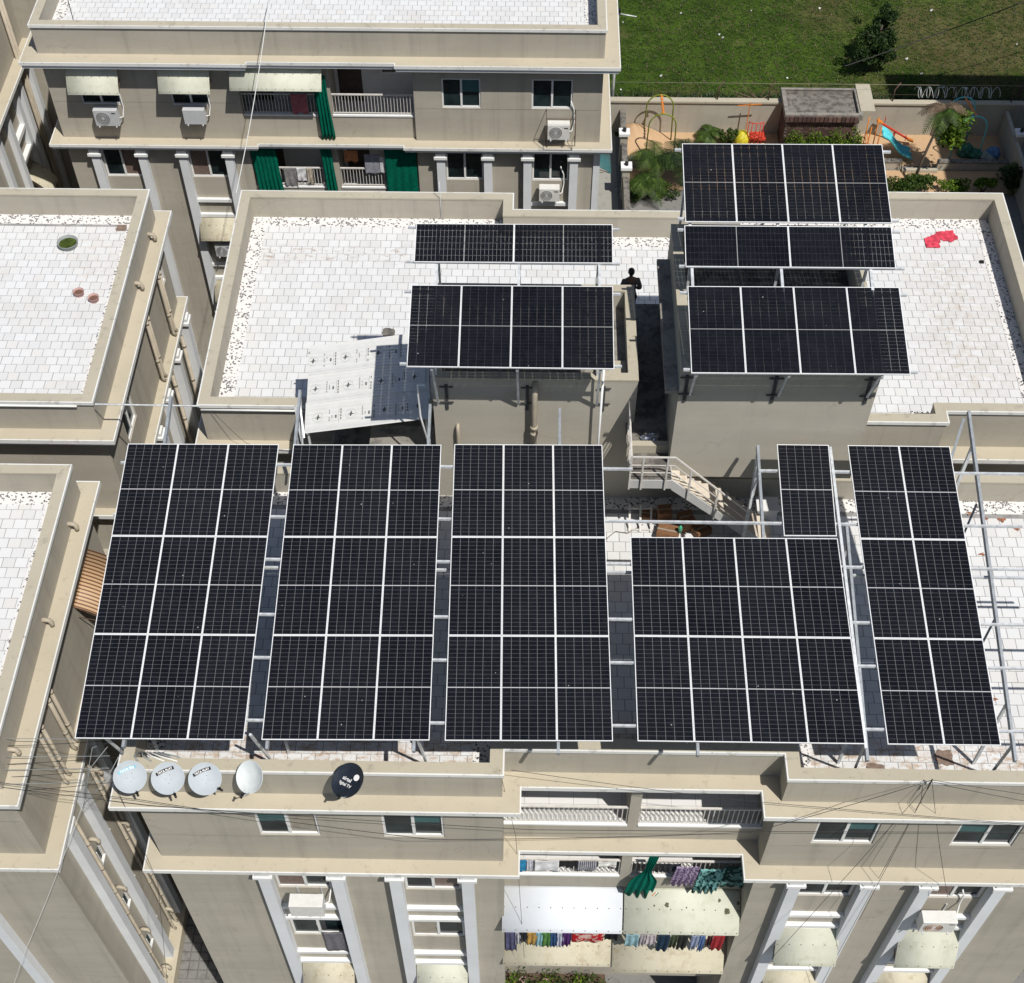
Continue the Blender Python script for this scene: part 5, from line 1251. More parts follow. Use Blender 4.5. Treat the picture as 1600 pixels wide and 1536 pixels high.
# clothes: slightly larger shells over torso and arms, and over the legs
sv = [(0, 0, 0.86), (0, 0, 1.0), (0, 0, 1.14), (0, -0.01, 1.32), (0, 0.0, 1.43), (-0.19, 0, 1.40), (-0.275, -0.05, 1.16), (-0.20, 0.10, 1.05), (0.19, 0, 1.40), (0.275, -0.05, 1.16), (0.20, 0.10, 1.05)]
skinned('shirt', sv, [(0, 1), (1, 2), (2, 3), (3, 4), (4, 5), (5, 6), (6, 7), (4, 8), (8, 9), (9, 10)], [(0.185, 0.135), (0.18, 0.13), (0.175, 0.125), (0.195, 0.135), (0.14, 0.10), 0.085, 0.068, 0.052, 0.085, 0.068, 0.052], M['shirtg'], per, PL)
tv = [(0, 0, 0.90), (-0.10, 0, 0.84), (-0.112, 0.01, 0.50), (-0.12, -0.03, 0.10), (0.10, 0, 0.84), (0.112, 0.02, 0.50), (0.12, -0.02, 0.10)]
skinned('trousers', tv, [(0, 1), (1, 2), (2, 3), (0, 4), (4, 5), (5, 6)], [(0.165, 0.125), 0.11, 0.08, 0.062, 0.11, 0.08, 0.062], M['jean'], per, PL)
def blob(name, mat, par, loc, c, rad, sub=3, noise_=0.0, cut=None):
    bm = bmesh.new(); bmesh.ops.create_icosphere(bm, subdivisions=sub, radius=1)
    for v in bm.verts:
        d = v.co.copy(); v.co = Vector((c[0]+d.x*rad[0], c[1]+d.y*rad[1], c[2]+d.z*rad[2]))*1
        if noise_: v.co += d*random.uniform(-noise_, noise_)
    if cut:
        dead = [v for v in bm.verts if cut(v.co)]; bmesh.ops.delete(bm, geom=dead, context='VERTS')
    me = bpy.data.meshes.new(name); bm.to_mesh(me); bm.free(); me.materials.append(M[mat])
    for p in me.polygons: p.use_smooth = True
    o = bpy.data.objects.new(name, me); put(o, loc, par); return o
hd = blob('head', 'skin', per, PL, (0, 0.05, 1.66), (0.078, 0.095, 0.115))
for sx in (-1, 1):
    blob('ear', 'skin', hd, PL, (sx*0.08, 0.045, 1.655), (0.012, 0.022, 0.032), 2); blob('eye', 'printw', hd, PL, (sx*0.032, 0.138, 1.67), (0.013, 0.008, 0.008), 2)
blob('nose', 'skin', hd, PL, (0, 0.150, 1.645), (0.014, 0.018, 0.022), 2); blob('mouth', 'clay', hd, PL, (0, 0.138, 1.605), (0.024, 0.008, 0.007), 2)
blob('hair', 'hair', per, PL, (0, 0.035, 1.685), (0.092, 0.108, 0.112), 3, 0.004, cut=lambda c: c.z < 1.63 and c.y > 0.03 or (c.y > 0.11 and c.z < 1.73))
for sx in (-1, 1):
    hv = [(sx*0.17, 0.16, 1.02), (sx*0.135, 0.21, 1.01)]; he = [(0, 1)]; hr = [0.032, (0.036, 0.018)]
    for k in range(4):
        b0 = (sx*(0.115-0.004*k), 0.235, 1.03-0.018*k); b1 = (sx*(0.085-0.002*k), 0.262-0.004*k, 1.03-0.019*k); b2 = (sx*(0.06+0.003*abs(k-1.5)), 0.262-0.006*k, 1.025-0.019*k)
        i = len(hv); hv += [b0, b1, b2]; he += [(1, i), (i, i+1), (i+1, i+2)]; hr += [0.0095, 0.0085, 0.007]
    i = len(hv); hv += [(sx*0.145, 0.235, 1.045), (sx*0.115, 0.262, 1.06)]; he += [(1, i), (i, i+1)]; hr += [0.011, 0.009]
    skinned('hand', hv, he, hr, M['skin'], per, PL, 1)
    m = MB(); m.tube([(2.74+sx*0.125, 29.58-0.10, 0.045), (2.74+sx*0.128, 29.58+0.02, 0.05), (2.74+sx*0.132, 29.58+0.14, 0.035)], [0.045, 0.052, 0.040], 10); m.build('shoe', M['shoe'], per)
m = MB(); m.box(2.74-0.035, 2.74+0.035, 29.58+0.262, 29.58+0.272, 0.95, 1.09); m.build('phone', M['black'], label='dark phone held in both hands by the person on the roof', cat='phone')
# poles and rods
m = MB(); m.tube([(-2.78, 33.9, 0.0), (-2.78, 33.9, 1.35)], 0.012, 6); m.build('lightning_rod', M['steel'], label='thin rod standing on the rear parapet behind the left tower array', cat='rod')
m = MB(); m.tube([(-15.76, 43.4, 0.0), (-15.74, 43.4, 1.9)], 0.014, 6); m.build('antenna_rod', M['wire'], label='thin dark rod at the left end of the top roof', cat='rod')
# black drain box in the far corner of the terrace, tiny items
for x, y, lab in ((13.28, 32.2, 'small black drain outlet at the foot of the right parapet'),):
    m = MB(); m.box(x-0.07, x+0.05, y-0.05, y+0.05, 0.0, 0.05); m.build('drain_outlet', M['black'], label=lab, cat='drain')

# ------------------------------------------------------------------ ground, playground, field
def mat_field():
    m, n, b = nodes_of('field_grass')
    co = coords(n, obj=False)
    big = noise(n, co, 0.09, 5, 0.6); mid = noise(n, co, 0.7, 8, 0.7); fine = noise(n, co, 9, 4, 0.8)
    g = ramp(n, mid, [(0.35, (0.036, 0.066, 0.011)), (0.55, (0.066, 0.116, 0.017)), (0.75, (0.11, 0.175, 0.028))])
    d = ramp(n, mid, [(0.3, (0.085, 0.072, 0.03)), (0.7, (0.17, 0.135, 0.07))])
    sp = n.nodes.new('ShaderNodeSeparateXYZ'); n.links.new(co, sp.inputs[0])
    # drier towards the east, dead weeds along the wall
    ex = n.nodes.new('ShaderNodeMapRange'); n.links.new(sp.outputs[0], ex.inputs[0]); ex.inputs[1].default_value = 6; ex.inputs[2].default_value = 30
    ex.inputs[3].default_value = -0.08; ex.inputs[4].default_value = 0.14
    wy = n.nodes.new('ShaderNodeMapRange'); n.links.new(sp.outputs[1], wy.inputs[0]); wy.inputs[1].default_value = 67; wy.inputs[2].default_value = 63; wy.inputs[4].default_value = 0.16
    k = math_(n, 'ADD', math_(n, 'ADD', big, ex.outputs[0]), wy.outputs[0])
    c = mixc(n, ramp(n, math_(n, 'ADD', k, math_(n, 'MULTIPLY', math_(n, 'SUBTRACT', noise(n, co, 0.35, 6, 0.7), 0.5), 0.5)), [(0.52, 0.0), (0.66, 0.75)]), g, d)
    c = mixc(n, 0.55, c, ramp(n, fine, [(0.35, 0.12), (0.7, 0.85)]), 'OVERLAY')
    n.links.new(c, b.inputs['Base Color']); b.inputs['Roughness'].default_value = 0.95; b.inputs['Specular IOR Level'].default_value = 0.05
    bump(n, b, fine, 0.9, 0.15); return m
M['field'] = mat_field()
M['sand'] = weathered('orange_sand', (0.50, 0.335, 0.20), (0.36, 0.23, 0.135), 0.5, streak=False, patch=0.44, rough=0.95)
M['paving'] = weathered('grey_paving', (0.20, 0.195, 0.185), (0.08, 0.075, 0.07), 0.7, streak=False, patch=0.42)
M['conc2'] = weathered('yard_concrete', (0.30, 0.29, 0.26), (0.15, 0.14, 0.12), 0.6, streak=False, patch=0.44)
M['leafy'] = None
g = MB(); g.quad((-300, -250, G-0.02), (300, -250, G-0.02), (300, 700, G-0.02), (-300, 700, G-0.02)); g.build('ground', M['field'], kind='structure')
g = MB(); g.box(-40, 26, -20, 61.6, G-0.015, G-0.004); g.build('yard_paving', M['paving'], kind='structure')
g = MB(); g.box(2.5, 4.2, 42, 62, G-0.0035, G+0.006); g.build('side_path', M['conc2'], kind='structure')
g = MB(); g.box(4.75, 24.0, 59.35, 61.95, G-0.003, G+0.02); g.build('playground_sand', M['sand'], kind='structure')
g = MB(); g.box(4.75, 24.0, 57.2, 58.95, G-0.003, G+0.03); g.build('sand_path', M['sand'], kind='structure')
# block paving between the buildings, pieces cut in rows
pav = empty('block_paving', (-10.3, 17, G), 'grey block paving at the bottom of the gap between the two front buildings', 'paving')
blk = MB(); blk.box(-0.14, 0.14, -0.14, 0.14, 0, 0.05); bme = blk.mesh('paver', M['paving'])
cnt = 0
for i in range(8):
    for j in range(26):
        x = -11.15+0.31*i; y = 13.0+0.31*j
        if in_view((x, y, G), 0.0) and cnt < 200:
            o = bpy.data.objects.new('paver', bme); put(o, (x, y, G-0.003+random.uniform(0, 0.012)), pav); cnt += 1
# boundary wall along the field
bw = empty('boundary_wall', (14, 62, G), 'long beige boundary wall between the playground and the grass field', 'wall')
m = MB(); m.box(2.5, 60, 61.95, 62.15, G, G+1.75); m.build('wall_body', M['wall'], bw)
m = MB(); m.box(2.5, 60, 61.88, 62.24, G+1.75, G+1.85); m.build('coping', M['cap'], bw)
for x in (9.3, 11.9, 18.2, 21.2, 24.2, 27.2):
    m = MB(); m.tube([(x, 62.1, G+1.85), (x, 62.15, G+2.45), (x+0.25, 62.3, G+2.75)], 0.035, 6); m.build('wire_post', M['rust'], bw)
for h in (2.15, 2.7):
    m = MB(); m.tube([(2.6, 62.2, G+h), (40, 62.2, G+h)], 0.008, 5); m.build('fence_wire', M['rust' if h < 2.5 else 'pvc'], bw)
m = MB(); pts = [(19.3+t*0.022+0.1*math.sin(t*0.31), 62.35+0.26*math.cos(t*0.55), G+2.2+0.26*math.sin(t*0.55)) for t in range(0, 190)]
m.tube(pts, 0.010, 4, False); m.build('razor_wire_coil', M['alu'], bw)
# side walls with lamp posts
def lamp_post(x, y, h, label):
    e = empty('gate_lamp_pillar', (x, y, G), label, 'pillar', 'white capped lamp pillars')
    m = MB(); m.box(x-0.18, x+0.18, y-0.18, y+0.18, G, G+h); m.build('pillar', M['wall'], e)
    m = MB(); m.box(x-0.27, x+0.27, y-0.27, y+0.27, G+h, G+h+0.14); m.build('cap', M['white'], e)
    m = MB(); m.tube([(x, y, G+h+0.14), (x, y, G+h+0.30)], 0.09, 12); m.build('lamp', M['black'], e)
wl = empty('side_wall', (4.55, 58, G), 'low wall with dark coping, left edge of the playground', 'wall')
m = MB(); m.box(4.42, 4.62, 42, 61.9, G, G+1.3); m.build('wall_body', M['wall'], wl); m = MB(); m.box(4.38, 4.66, 42, 61.9, G+1.3, G+1.36); m.build('coping', M['darkroof'], wl)
lamp_post(4.5, 59.3, 1.75, 'white capped lamp pillar beside the sand heap')
lamp_post(4.52, 56.6, 1.75, 'white capped lamp pillar in front of the palms on the left of the playground')
we = empty('side_wall', (24.1, 58, G), 'pale wall closing the right end of the playground', 'wall')
m = MB(); m.box(23.98, 24.16, 45, 61.9, G, G+1.5); m.build('wall_body', M['wall'], we)
lamp_post(24.25, 59.6, 1.75, 'white capped lamp pillar by the blue bags at the right wall')
# low playground kerb wall with gate gap
kw = empty('kerb_wall', (14, 59.2, G), 'low beige kerb wall with dark top in front of the play sand', 'wall')
for a, b in ((4.7, 18.6), (20.4, 24.0)):
    m = MB(); m.box(a, b, 59.05, 59.3, G, G+0.42); m.build('wall_body', M['wall'], kw); m = MB(); m.box(a, b, 59.02, 59.33, G+0.42, G+0.47); m.build('coping', M['darkroof'], kw)
m = MB(); m.box(18.61, 20.39, 58.75, 58.95, G, G+0.2); m.build('step', M['cap'], kw)
# sand heap
m = MB(); n = 22
for i in range(n+1):
    for j in range(n+1):
        x = 4.7+2.4*i/n; y = 59.4+2.5*j/n; r_ = math.hypot((x-5.1)/1.6, (y-61.2)/1.7)
        z = max(0, 1-r_)*0.95+0.05*math.sin(x*7+y*5)*max(0, 1-r_)+random.uniform(0, 0.02); m.v.append((x, y, G+0.01+z))
for i in range(n):
    for j in range(n):
        q = i*(n+1)+j; m.f.append((q, q+n+1, q+n+2, q+1)); m.sm.append(True)
m.build('sand_heap', M['sand'], label='heap of orange sand in the left corner of the playground', cat='sand heap')

# brick room
def mat_brick():
    m, n, b = nodes_of('dark_brick'); oi = n.nodes.new('ShaderNodeObjectInfo'); geo = n.nodes.new('ShaderNodeNewGeometry')
    r_ = math_(n, 'FRACT', math_(n, 'ADD', geo.outputs['Random Per Island'], oi.outputs['Random']))
    c = ramp(n, r_, [(0, (0.055, 0.03, 0.026)), (0.5, (0.095, 0.05, 0.042)), (1, (0.14, 0.085, 0.07))]); n.links.new(c, b.inputs['Base Color']); b.inputs['Roughness'].default_value = 0.9; return m
M['brick'] = mat_brick()
br = empty('brick_room', (14.2, 60, G), 'small dark brick room with a stained concrete roof beside the boundary wall', 'building')
BX0, BX1, BY0, BY1, BH = 12.65, 16.3, 60.4, 62.6, 1.95
m = MB(); m.box(BX0, BX1, BY0, BY1, G, G+BH); m.build('wall', M['concrete'], br)
bk = MB(); bk.box(-0.125, 0.125, -0.02, 0.03, 0, 0.075); bkm = bk.mesh('brick', M['brick'])
rows_ = int((BH-0.05)/0.088); k = 0; rest = MB()
for j in range(rows_-1, -1, -1):
    for i in range(int((BX1-BX0)/0.265)):
        x = BX0+0.14+0.265*i+(0.13 if j % 2 else 0)
        if x > BX1-0.12: continue
        if k < 200: o = bpy.data.objects.new('brick', bkm); put(o, (x, BY0-0.015, G+0.03+0.088*j), br); k += 1
        else: rest.add([(x+p[0], BY0-0.015+p[1], G+0.03+0.088*j+p[2]) for p in bk.v], bk.f)
rest.build('brickwork', M['brick'], br, kind='stuff')
rest = MB()
for j in range(rows_):
    for i in range(9):
        y = BY0+0.15+0.28*i+(0.13 if j % 2 else 0)
        if y < BY1-0.1: rest.box(BX0-0.03, BX0+0.01, y-0.125, y+0.125, G+0.03+0.088*j, G+0.105+0.088*j)
rest.build('side_brickwork', M['brick'], br, kind='stuff')
m = MB(); m.ring([(BX0-0.12, BY0-0.12), (BX1+0.12, BY0-0.12), (BX1+0.12, BY1), (BX0-0.12, BY1)], [(BX0+0.08, BY0+0.1), (BX1-0.08, BY0+0.1), (BX1-0.08, BY1-0.15), (BX0+0.08, BY1-0.15)], G+BH, G+BH+0.28); m.build('roof_upstand', M['concrete'], br)
m = MB(); m.box(BX0+0.09, BX1-0.09, BY0+0.11, BY1-0.16, G+BH, G+BH+0.1); m.build('roof', M['darkroof'], br)
tk = MB(); tk.box(-0.09, 0.09, -0.10, 0.0, 0, 0.26); tkm = tk.mesh('brick', M['brick'])
for i in range(17):
    o = bpy.data.objects.new('brick', tkm); put(o, (BX0+0.0+0.215*i, BY0-0.125, G+BH-0.05), br)
m = MB(); m.box(BX1+0.02, BX1+0.75, BY0+0.2, BY1+0.3, G+2.2, G+2.28); m.build('sun_board', M['cap'], br)

# play equipment
M['pgreen'] = simple('olive_green_paint', (0.17, 0.21, 0.02), 0.4, var=0.2); M['porange'] = simple('orange_paint', (0.62, 0.20, 0.03), 0.4, var=0.2)
M['pred'] = simple('red_paint', (0.50, 0.05, 0.03), 0.4); M['pyel'] = simple('yellow_paint', (0.50, 0.44, 0.03), 0.5, var=0.3); M['pblue'] = simple('aqua_plastic', (0.10, 0.52, 0.58), 0.35, var=0.1)
def arch(par, xc, y, wd, h, r_, mat, dy=0.0):
    pts = [(xc-wd/2-0.05, y, G)]+[(xc-wd/2*math.cos(t), y+dy*0, G+h-wd/2+wd/2*math.sin(t)) for t in [math.pi*i/14 for i in range(15)]]+[(xc+wd/2+0.05, y, G)]
    m = MB(); m.tube(pts, r_, 8); m.build('arch', M[mat], par)
c1 = empty('climbing_frame', (6.3, 60.3, G), 'olive green double arch climbing frame with an orange top bar, on the sand at left', 'climbing frame')
arch(c1, 6.35, 61.3, 1.35, 2.6, 0.035, 'pgreen'); arch(c1, 6.40, 59.7, 1.35, 2.6, 0.035, 'pgreen')
m = MB(); m.beam((6.35, 61.3, G+2.6), (6.40, 59.7, G+2.6), 0.07, 0.05); m.build('top_bar', M['porange'], c1)
for i in range(7):
    t = (i+0.5)/7; m = MB(); m.tube([(6.3, 61.3-1.6*t, G+2.58), (6.46, 61.3-1.6*t, G+2.58)], 0.03, 6); m.build('hand_grip', M['porange'], c1)
c2 = empty('climbing_frame', (22.6, 60.3, G), 'pale blue double arch climbing frame with an orange bar, in shade at right', 'climbing frame')
arch(c2, 21.6, 61.5, 1.35, 2.5, 0.035, 'pblue'); arch(c2, 21.9, 59.9, 1.35, 2.5, 0.035, 'pblue')
m = MB(); m.beam((21.6, 61.5, G+2.5), (21.9, 59.9, G+2.5), 0.07, 0.05); m.build('top_bar', M['porange'], c2)
sl_ = empty('slide', (18.3, 60.2, G), 'aqua blue wavy slide with two chutes', 'slide')
for dy in (0.0, 0.45):
    m = MB(); n = 14
    for i in range(n+1):
        t = i/n; x = 17.5+1.7*t; z = 1.25*(1-t)+0.15+0.10*math.sin(t*2*math.pi*1.2); y = 59.85+dy-0.15*t
        m.v += [(x, y-0.2, G+z+0.12), (x, y-0.16, G+z), (x, y+0.16, G+z), (x, y+0.2, G+z+0.12)]
    for i in range(n):
        for k in range(3): q = i*4+k; m.f.append((q, q+4, q+5, q+1)); m.sm.append(True)
    o = m.build('chute', M['pblue'], sl_); s2 = o.modifiers.new('t', 'SOLIDIFY'); s2.thickness = 0.03
for x, y in ((17.3, 59.7), (17.3, 60.5), (16.8, 59.7), (16.8, 60.5)):
    m = MB(); m.tube([(x, y, G), (x, y, G+2.0)], 0.03, 6); m.build('post', M['porange'], sl_)
for k in range(4):
    m = MB(); m.tube([(16.8, 59.7, G+0.3+0.3*k), (16.8, 60.5, G+0.3+0.3*k)], 0.022, 6); m.build('rung', M['porange'], sl_)
ss = empty('seesaw', (18.6, 61.3, G), 'orange and red seesaw near the wall', 'seesaw')
m = MB(); m.beam((17.7, 61.65, G+0.95), (19.3, 61.05, G+0.32), 0.10, 0.06); m.build('plank', M['pred'], ss)
m = MB(); m.beam((18.5, 61.35, G), (18.5, 61.35, G+0.6), 0.08, 0.08); m.build('pivot', M['pred'], ss)
for p in ((17.7, 61.65, 0.97), (19.3, 61.05, 0.34)):
    m = MB(); m.obox((p[0], p[1], G+p[2]), 0.32, 0.24, 0.06, Euler((0, R(20), 0))); m.build('seat', M['porange'], ss)
    m = MB(); xx = p[0]+(0.25 if p[0] < 18.5 else -0.25); m.tube([(xx, p[1]-0.12, G+p[2]+0.22), (xx, p[1]+0.12, G+p[2]+0.22)], 0.02, 6); m.tube([(xx, p[1], G+p[2]-0.05), (xx, p[1], G+p[2]+0.22)], 0.02, 6); m.build('handle', M['pred'], ss)
ps = empty('play_tower', (10.9, 61.2, G), 'yellow and red play tower between the bush and the brick room', 'play equipment')
m = MB(); m.lathe([(0.38, 0.0), (0.40, 0.3), (0.28, 0.55), (0.001, 0.62)], (10.7, 61.2, G), 14); m.build('yellow_drum', M['pyel'], ps)
for i in range(5):
    a = -1.0+i*0.5; m = MB(); m.tube([(11.3+0.45*math.sin(a), 61.2-0.3*math.cos(a), G), (11.3+0.45*math.sin(a), 61.2-0.3*math.cos(a), G+1.3)], 0.025, 6); m.build('bar', M['pred'], ps)
for z in (0.5, 1.3):
    m = MB(); m.tube([(11.3+0.45*math.sin(a), 61.2-0.3*math.cos(a), G+z) for a in [-1.0+0.2*i for i in range(11)]], 0.025, 6); m.build('hoop', M['pred'], ps)
m = MB(); m.box(11.1, 11.9, 61.0, 61.6, G+0.25, G+0.35); m.build('platform', M['pred'], ps)
m = MB(); m.beam((10.3, 61.5, G+1.9), (11.5, 61.5, G+2.0), 0.04, 0.04); m.beam((10.9, 61.5, G), (10.9, 61.5, G+2.1), 0.04, 0.04); m.build('swing_bar', M['porange'], ps)

# ------------------------------------------------------------------ vegetation
def mat_leaf(name, c0, c1, c2):
    m, n, b = nodes_of(name); geo = n.nodes.new('ShaderNodeNewGeometry')
    c = ramp(n, geo.outputs['Random Per Island'], [(0, c0), (0.55, c1), (1, c2)]); n.links.new(c, b.inputs['Base Color']); b.inputs['Roughness'].default_value = 0.55; b.inputs['Specular IOR Level'].default_value = 0.25
    tr = n.nodes.new('ShaderNodeBsdfTranslucent'); n.links.new(c, tr.inputs[0]); mx = n.nodes.new('ShaderNodeMixShader'); mx.inputs[0].default_value = 0.25
    n.links.new(b.outputs[0], mx.inputs[1]); n.links.new(tr.outputs[0], mx.inputs[2]); n.links.new(mx.outputs[0], n.nodes['Material Output'].inputs[0]); return m
M['hedge'] = mat_leaf('bright_leaf', (0.04, 0.09, 0.008), (0.09, 0.17, 0.015), (0.19, 0.27, 0.02))
M['dleaf'] = mat_leaf('dark_leaf', (0.012, 0.026, 0.008), (0.022, 0.045, 0.012), (0.045, 0.085, 0.018))
M['mleaf'] = mat_leaf('mid_leaf', (0.025, 0.05, 0.01), (0.045, 0.085, 0.015), (0.09, 0.14, 0.02))
M['dryfrond'] = mat_leaf('dry_frond', (0.12, 0.08, 0.05), (0.17, 0.12, 0.08), (0.24, 0.18, 0.12))
M['bark'] = simple('bark', (0.09, 0.07, 0.055), 0.9, var=0.3, scale=12)
M['soil'] = simple('dark_soil', (0.05, 0.035, 0.025), 0.95, var=0.3)
def leaves(mb, pts, size, spread=0.6):
    for p in pts:
        s_ = size*random.uniform(0.6, 1.3); a = Vector((random.gauss(0, 1), random.gauss(0, 1), random.gauss(0.6, spread))).normalized()
        b = a.cross(Vector((random.gauss(0, 1), random.gauss(0, 1), random.gauss(0, 1)))).normalized(); c = a.cross(b)
        p = Vector(p); mb.add([p-b*s_*0.5, p+c*s_*0.22, p+b*s_*0.5+a*s_*0.12, p-c*s_*0.22], [(0, 1, 2, 3)])
def clump_pts(c, rad, n, lumps=9, seed=0):
    rr = random.Random(seed); out = []; L = []
    for _ in range(lumps):
        d = Vector((rr.gauss(0, 1), rr.gauss(0, 1), rr.gauss(0, 1))).normalized()*rr.uniform(0.35, 0.85)
        L.append((Vector((d.x*rad[0], d.y*rad[1], d.z*rad[2])), rr.uniform(0.28, 0.5)))
    for _ in range(n):
        l, k = rr.choice(L); d = Vector((rr.gauss(0, 1), rr.gauss(0, 1), rr.gauss(0, 1))).normalized()*rr.random()**0.35*k
        out.append((c[0]+l.x+d.x*rad[0], c[1]+l.y+d.y*rad[1], max(c[2]+l.z+d.z*rad[2], G+0.03)))
    return out
def shrub(name, label, cat, x, y, rx, ry, h, n, size, mat, group=None, seed=0, lumps=9):
    e = empty(name, (x, y, G), label, cat, group)
    for k in range(4):
        a = k*1.6+seed; m = MB(); m.tube([(x+0.05*math.cos(a), y+0.05*math.sin(a), G), (x+rx*0.25*math.cos(a), y+ry*0.25*math.sin(a), G+h*0.4), (x+rx*0.5*math.cos(a), y+ry*0.5*math.sin(a), G+h*0.75)], [0.035, 0.025, 0.01], 6); m.build('stem', M['bark'], e)
    m = MB(); leaves(m, clump_pts((x, y, G+h*0.55), (rx, ry, h*0.5), n, lumps, seed), size); m.build('foliage', M[mat], e); return e
def palm(name, label, x, y, h, n, L, mat='mleaf', lean=(0, 0), seed=0, droop=0.9, dry=0, group=None, r_=0.09):
    rr = random.Random(seed); e = empty(name, (x, y, G), label, 'palm', group)
    top = Vector((x+lean[0], y+lean[1], G+h)); m = MB(); m.tube([(x, y, G), (x+lean[0]*0.4, y+lean[1]*0.4, G+h*0.5), top], [r_*1.3, r_, r_*0.8], 8); m.build('trunk', M['bark'], e)
    for k in range(n):
        a = 2*math.pi*k/n+rr.uniform(-0.25, 0.25); el = rr.uniform(0.2, 1.1); m = MB(); P_ = []
        for i in range(12):
            t = i/11; rad = L*t*math.cos(el*(1-t*0.5)); z = L*(math.sin(el)*t-droop*t*t); P_.append(top+Vector((math.cos(a)*rad, math.sin(a)*rad, z)))
        m.tube(P_, [0.02*(1-i/14) for i in range(12)], 4)
        for i in range(1, 12):
            for f in (0.0, 0.5) if mat != 'x' else (0.0,):
                p = P_[i-1].lerp(P_[i], f); d = (P_[i]-P_[i-1]).normalized(); s_ = d.cross(Vector((0, 0, 1))).normalized(); ll = L*0.34*math.sin(math.pi*(0.12+0.85*(i-1+f)/11))
                for sg in (-1, 1):
                    q = p+(s_*sg*0.85+d*0.4).normalized()*ll+Vector((0, 0, -0.25*ll)); wv = d*0.03
                    m.add([p-wv, p+wv, q+wv*0.3, q-wv*0.3], [(0, 1, 2, 3)])
        m.build('frond', M['dryfrond' if k < dry else mat], e)
    return e
hg = empty('hedge', (15.0, 59.8, G), 'bright green clipped hedge in front of the brick room', 'hedge')
m = MB(); pts = [(random.uniform(12.7, 16.5), random.uniform(59.5, 60.15), 0) for _ in range(5200)]
pts = [(x, y, G+0.15+abs(random.gauss(0, 1))**0.5*0.98*(0.75+0.25*math.sin(x*6+y*5))) for x, y, z in pts]; leaves(m, pts, 0.15); m.build('foliage', M['hedge'], hg)
for i in range(7):
    x = 12.9+0.5*i; m = MB(); m.tube([(x, 59.8, G), (x+0.1, 59.8, G+0.9)], 0.03, 6); m.build('stem', M['bark'], hg)
sg = 'garden shrubs by the sand path'
shrub('shrub', 'wide leafy green shrub at the foot of the bare trunked palm', 'shrub', 18.6, 57.3, 1.5, 0.7, 1.1, 2600, 0.16, 'mleaf', sg, 3)
shrub('shrub', 'low yellow green shrub in the middle of the bed behind the right terrace', 'shrub', 20.9, 57.2, 0.8, 0.5, 0.8, 1300, 0.15, 'hedge', sg, 5)
shrub('shrub', 'bright shrub with big leaves near the right corner of the terrace', 'shrub', 22.4, 57.3, 0.7, 0.5, 0.9, 1000, 0.17, 'hedge', sg, 8)
shrub('shrub', 'dark spreading shrub against the right garden wall', 'shrub', 23.9, 57.2, 1.1, 0.9, 1.7, 2200, 0.18, 'dleaf', sg, 9)
shrub('shrub', 'dark shrub at the right edge beyond the garden wall', 'shrub', 25.2, 57.6, 0.8, 0.8, 1.8, 1400, 0.18, 'dleaf', sg, 12)
shrub('shrub', 'small round bush beside the play tower', 'shrub', 9.9, 60.9, 0.55, 0.45, 1.0, 1000, 0.14, 'mleaf', None, 14)
shrub('shrub', 'dark red leaved plant among the bags by the right climbing frame', 'shrub', 21.6, 60.9, 0.5, 0.4, 0.8, 500, 0.13, 'dryfrond', None, 15)
palm('palm', 'small feathery palm on the sand left of the play tower', 9.0, 61.3, 0.5, 9, 0.9, 'mleaf', seed=3, group='young palms')
palm('palm', 'bushy dark palm beside the left lamp pillar, left one of the pair', 6.0, 57.9, 1.4, 13, 1.6, 'mleaf', seed=4, group='young palms', droop=0.8)
palm('palm', 'bushy dark palm partly behind the right tower array, right one of the pair', 7.5, 57.6, 1.7, 13, 1.7, 'dleaf', seed=6, group='young palms', droop=0.8)
palm('palm', 'slender palm with grey dead fronds and one hanging green frond', 18.9, 57.6, 3.6, 11, 1.35, 'mleaf', lean=(1.0, 1.2), seed=8, droop=1.0, r_=0.07, dry=7)
pg = bpy.data.objects['palm.003'] if 'palm.003' in bpy.data.objects else None
m = MB(); leaves(m, [(20.45+random.gauss(0, 0.28), 58.6+random.gauss(0, 0.25), G+random.uniform(1.9, 3.5)) for _ in range(900)], 0.3, 0.2); m.build('frond', M['hedge'], pg, label='hanging green frond')
palm('palm', 'young palm at the foot of the right lamp pillar', 24.4, 57.9, 0.9, 10, 1.3, 'mleaf', seed=10, group='young palms')
palm('palm', 'leafy palm in front of the left palms, close behind the rear parapet', 5.5, 56.5, 1.0, 12, 1.3, 'mleaf', seed=17, group='young palms')
shrub('shrub', 'round leafy shrub below the left palms beside the lamp pillar', 'shrub', 6.3, 56.7, 0.9, 0.6, 0.9, 1300, 0.16, 'mleaf', sg, 31)
# garden plants left of the tower array with pale stones
m = MB(); leaves(m, clump_pts((5.4, 56.7, G+0.3), (0.7, 1.2, 0.4), 900, 8, 4), 0.16); m.build('ground_cover', M['mleaf'], label='low garden plants under the left palms', cat='plants', kind='stuff')
